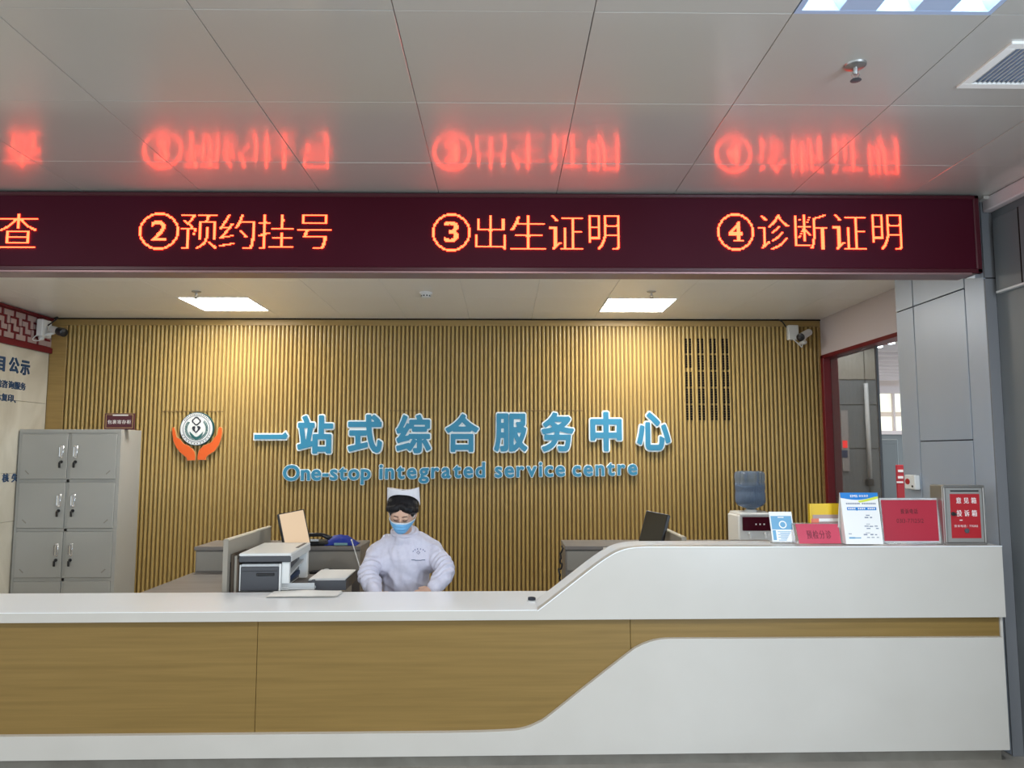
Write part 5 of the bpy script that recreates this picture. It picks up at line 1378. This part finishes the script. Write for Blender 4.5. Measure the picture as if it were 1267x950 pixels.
mk = mask_sheet(0, .93, .0, 'face_mask', M_mask)
mask_sheet(.90, 1.0, .001, 'mask_edge', M_maskw, mk)
for s in (-1, 1):
    b = bmesh.new(); tube(b, [H(.066 * s, -.035, -.012), H(.078 * s, -.01, .01), H(.082 * s, .018, .014)], .0018, 6); tube(b, [H(.052 * s, -.035, -.075), H(.072 * s, -.005, -.045), H(.080 * s, .02, -.02)], .0018, 6); obj('ear_loop', b, M_maskw, mk, smooth=True)
# uniform
def fold(p, n_):
    f = .0
    for S_, E_ in ((SL, EL), (SR, ER)):
        d = (p - E_).length
        f += .009 * math.exp(-(d / .09) ** 2) * math.sin((p - E_).dot((E_ - S_).normalized()) * 170 + p.x * 60)
    f += .007 * noise.noise(Vector((p.x * 17, p.y * 17, p.z * 6))) + .005 * noise.noise(Vector((p.x * 34, p.y * 34, p.z * 15)))
    f += .007 * (1 - 2.2 * abs(noise.noise(Vector((p.x * 9 + p.z * 12, p.y * 9, p.z * 4 - p.x * 5)))))
    f += .004 * noise.noise(Vector((p.x * 12 + p.z * 22, p.y * 10, p.z * 5 - p.x * 9)))
    return f
b = bmesh.new()
cap_tube(b, [neck + Vector((0, .025, -.015)), neck + Vector((0, .035, -.06)), Vector((shx, 4.66, .88)), Vector((shx, 4.68, .76)), Vector((shx, 4.71, .64)), pel + Vector((0, 0, -.01))], [.058, .088, .140, .142, .140, .15], 20)
cap_tube(b, [SL + Vector((.0, 0, .0)), SL.lerp(neck, .45) + Vector((0, .02, -.012)), neck + Vector((0, .03, -.02)), SR.lerp(neck, .45) + Vector((0, .02, -.012)), SR], [.057, .072, .088, .072, .057], 16)
cap_tube(b, [SL + Vector((.04, 0, -.05)), SR + Vector((-.04, 0, -.05))], [.095, .095], 16)
for S_, E_, W_, sg in ((SL, EL, WL, -1), (SR, ER, WR, 1)):
    cap_tube(b, [S_, S_.lerp(E_, .5) + Vector((.004 * sg, 0, 0)), E_, E_.lerp(W_, .45), E_.lerp(W_, .92)], [.057, .055, .054, .050, .040], 16)
    kn = Vector((shx + .11 * sg, 4.40, .53)); cap_tube(b, [pel + Vector((.08 * sg, 0, 0)), kn], [.11, .085])
    tube(b, [kn + Vector((0, -.03, 0)), Vector((shx + .10 * sg, 4.40, .34))], [.09, .10], 14)
remesh(b, .0055, 6, 'uniform', M_uniform, pe, fold)
nk = neck + Vector((0, .0, .0))
b = bmesh.new()                                    # standing collar
pts = [neck + Vector((.073 * math.cos(a), .015 + .068 * math.sin(a), .026 + .024 * math.sin(a))) for a in [k * math.tau / 28 for k in range(29)]]
tube(b, pts, .012, 10, cap=False); obj('uniform_collar', b, M_uniform, pe, smooth=True)
b = bmesh.new(); pts = [neck + Vector((.052 * math.cos(a), .008 + .054 * math.sin(a), .030 + .018 * math.sin(a))) for a in [k * math.tau / 28 for k in range(29)]]
tube(b, pts, .008, 8, cap=False); obj('undershirt_collar', b, M_undershirt, pe, smooth=True)
# pocket edge, stitched badge and button: found on the cloth with a ray
dgc = None
from mathutils.bvhtree import BVHTree
uo = [o for o in pe.children if o.name.startswith('uniform') and 'collar' not in o.name][0]
Mu = wmat(uo); bvh = BVHTree.FromPolygons([Mu @ v.co for v in uo.data.vertices], [tuple(p.vertices) for p in uo.data.polygons])
def on_cloth(px, py, lift=.002):
    d = ray(px, py).normalized(); h = bvh.ray_cast(CAM, d)
    return (h[0] - d * lift) if h[0] is not None else UP(px, py, 4.5)
b = bmesh.new(); tube(b, [on_cloth(509 + k * 1.7, 692.2 + (.9 if 2 < k < 8 else .4), .0015) for k in range(11)], .0022, 6); obj('pocket_edge', b, M_navy, pe, smooth=True)
b = bmesh.new()
for k in range(6):
    a = R(155 - k * 26); c_ = on_cloth(518.5 + 8.0 * math.cos(a), 684 - 5.0 * math.sin(a), .0015); bx(b, -.0022, .0022, -.001, .001, -.0035, .0035, M=Matrix.Translation(c_) @ Matrix.Rotation(a - R(90), 4, 'Y'))
pts = [on_cloth(517.5 + 2.0 * math.cos(a), 683.5 + 2.0 * math.sin(a), .0015) for a in (0, math.pi / 2, math.pi, 1.5 * math.pi, math.tau)]
tube(b, pts, .0013, 6, cap=False); obj('stitched_badge', b, mat('stitching', (.08, .09, .22), .6), pe)
b = bmesh.new()
for (px, py) in ((481.5, 662), (475, 663)): ell(b, on_cloth(px, py, .002), (.006, .004, .006))
obj('button', b, M_capc, pe, smooth=True)
# stool under the nurse
t = thing('office_stool', 'round dark stool under the seated nurse, hidden behind the counter', 'stool', (shx, 4.74, 0))
b = bmesh.new(); lathe(b, [(.15, .31), (.17, .325), (.17, .36), (.15, .375), (.02, .377)], 28, M=Matrix.Translation((shx, 4.74, 0))); obj('seat', b, M_darkgrey, t, smooth=40)
b = bmesh.new(); lathe(b, [(.025, .08), (.025, .31)], 16, M=Matrix.Translation((shx, 4.74, 0))); obj('pole', b, M_chrome, t, smooth=40)
for k in range(5):
    a = k * math.tau / 5 + .3; e = Vector((shx + .24 * math.cos(a), 4.74 + .24 * math.sin(a), .05))
    b = bmesh.new(); tube(b, [Vector((shx, 4.74, .09)), e], [.018, .013], 8); lg = obj('leg', b, M_chrome, t, smooth=40)
    b = bmesh.new(); ell(b, e + Vector((0, 0, -.025)), (.025, .018, .025)); obj('castor', b, M_black, lg, smooth=True)
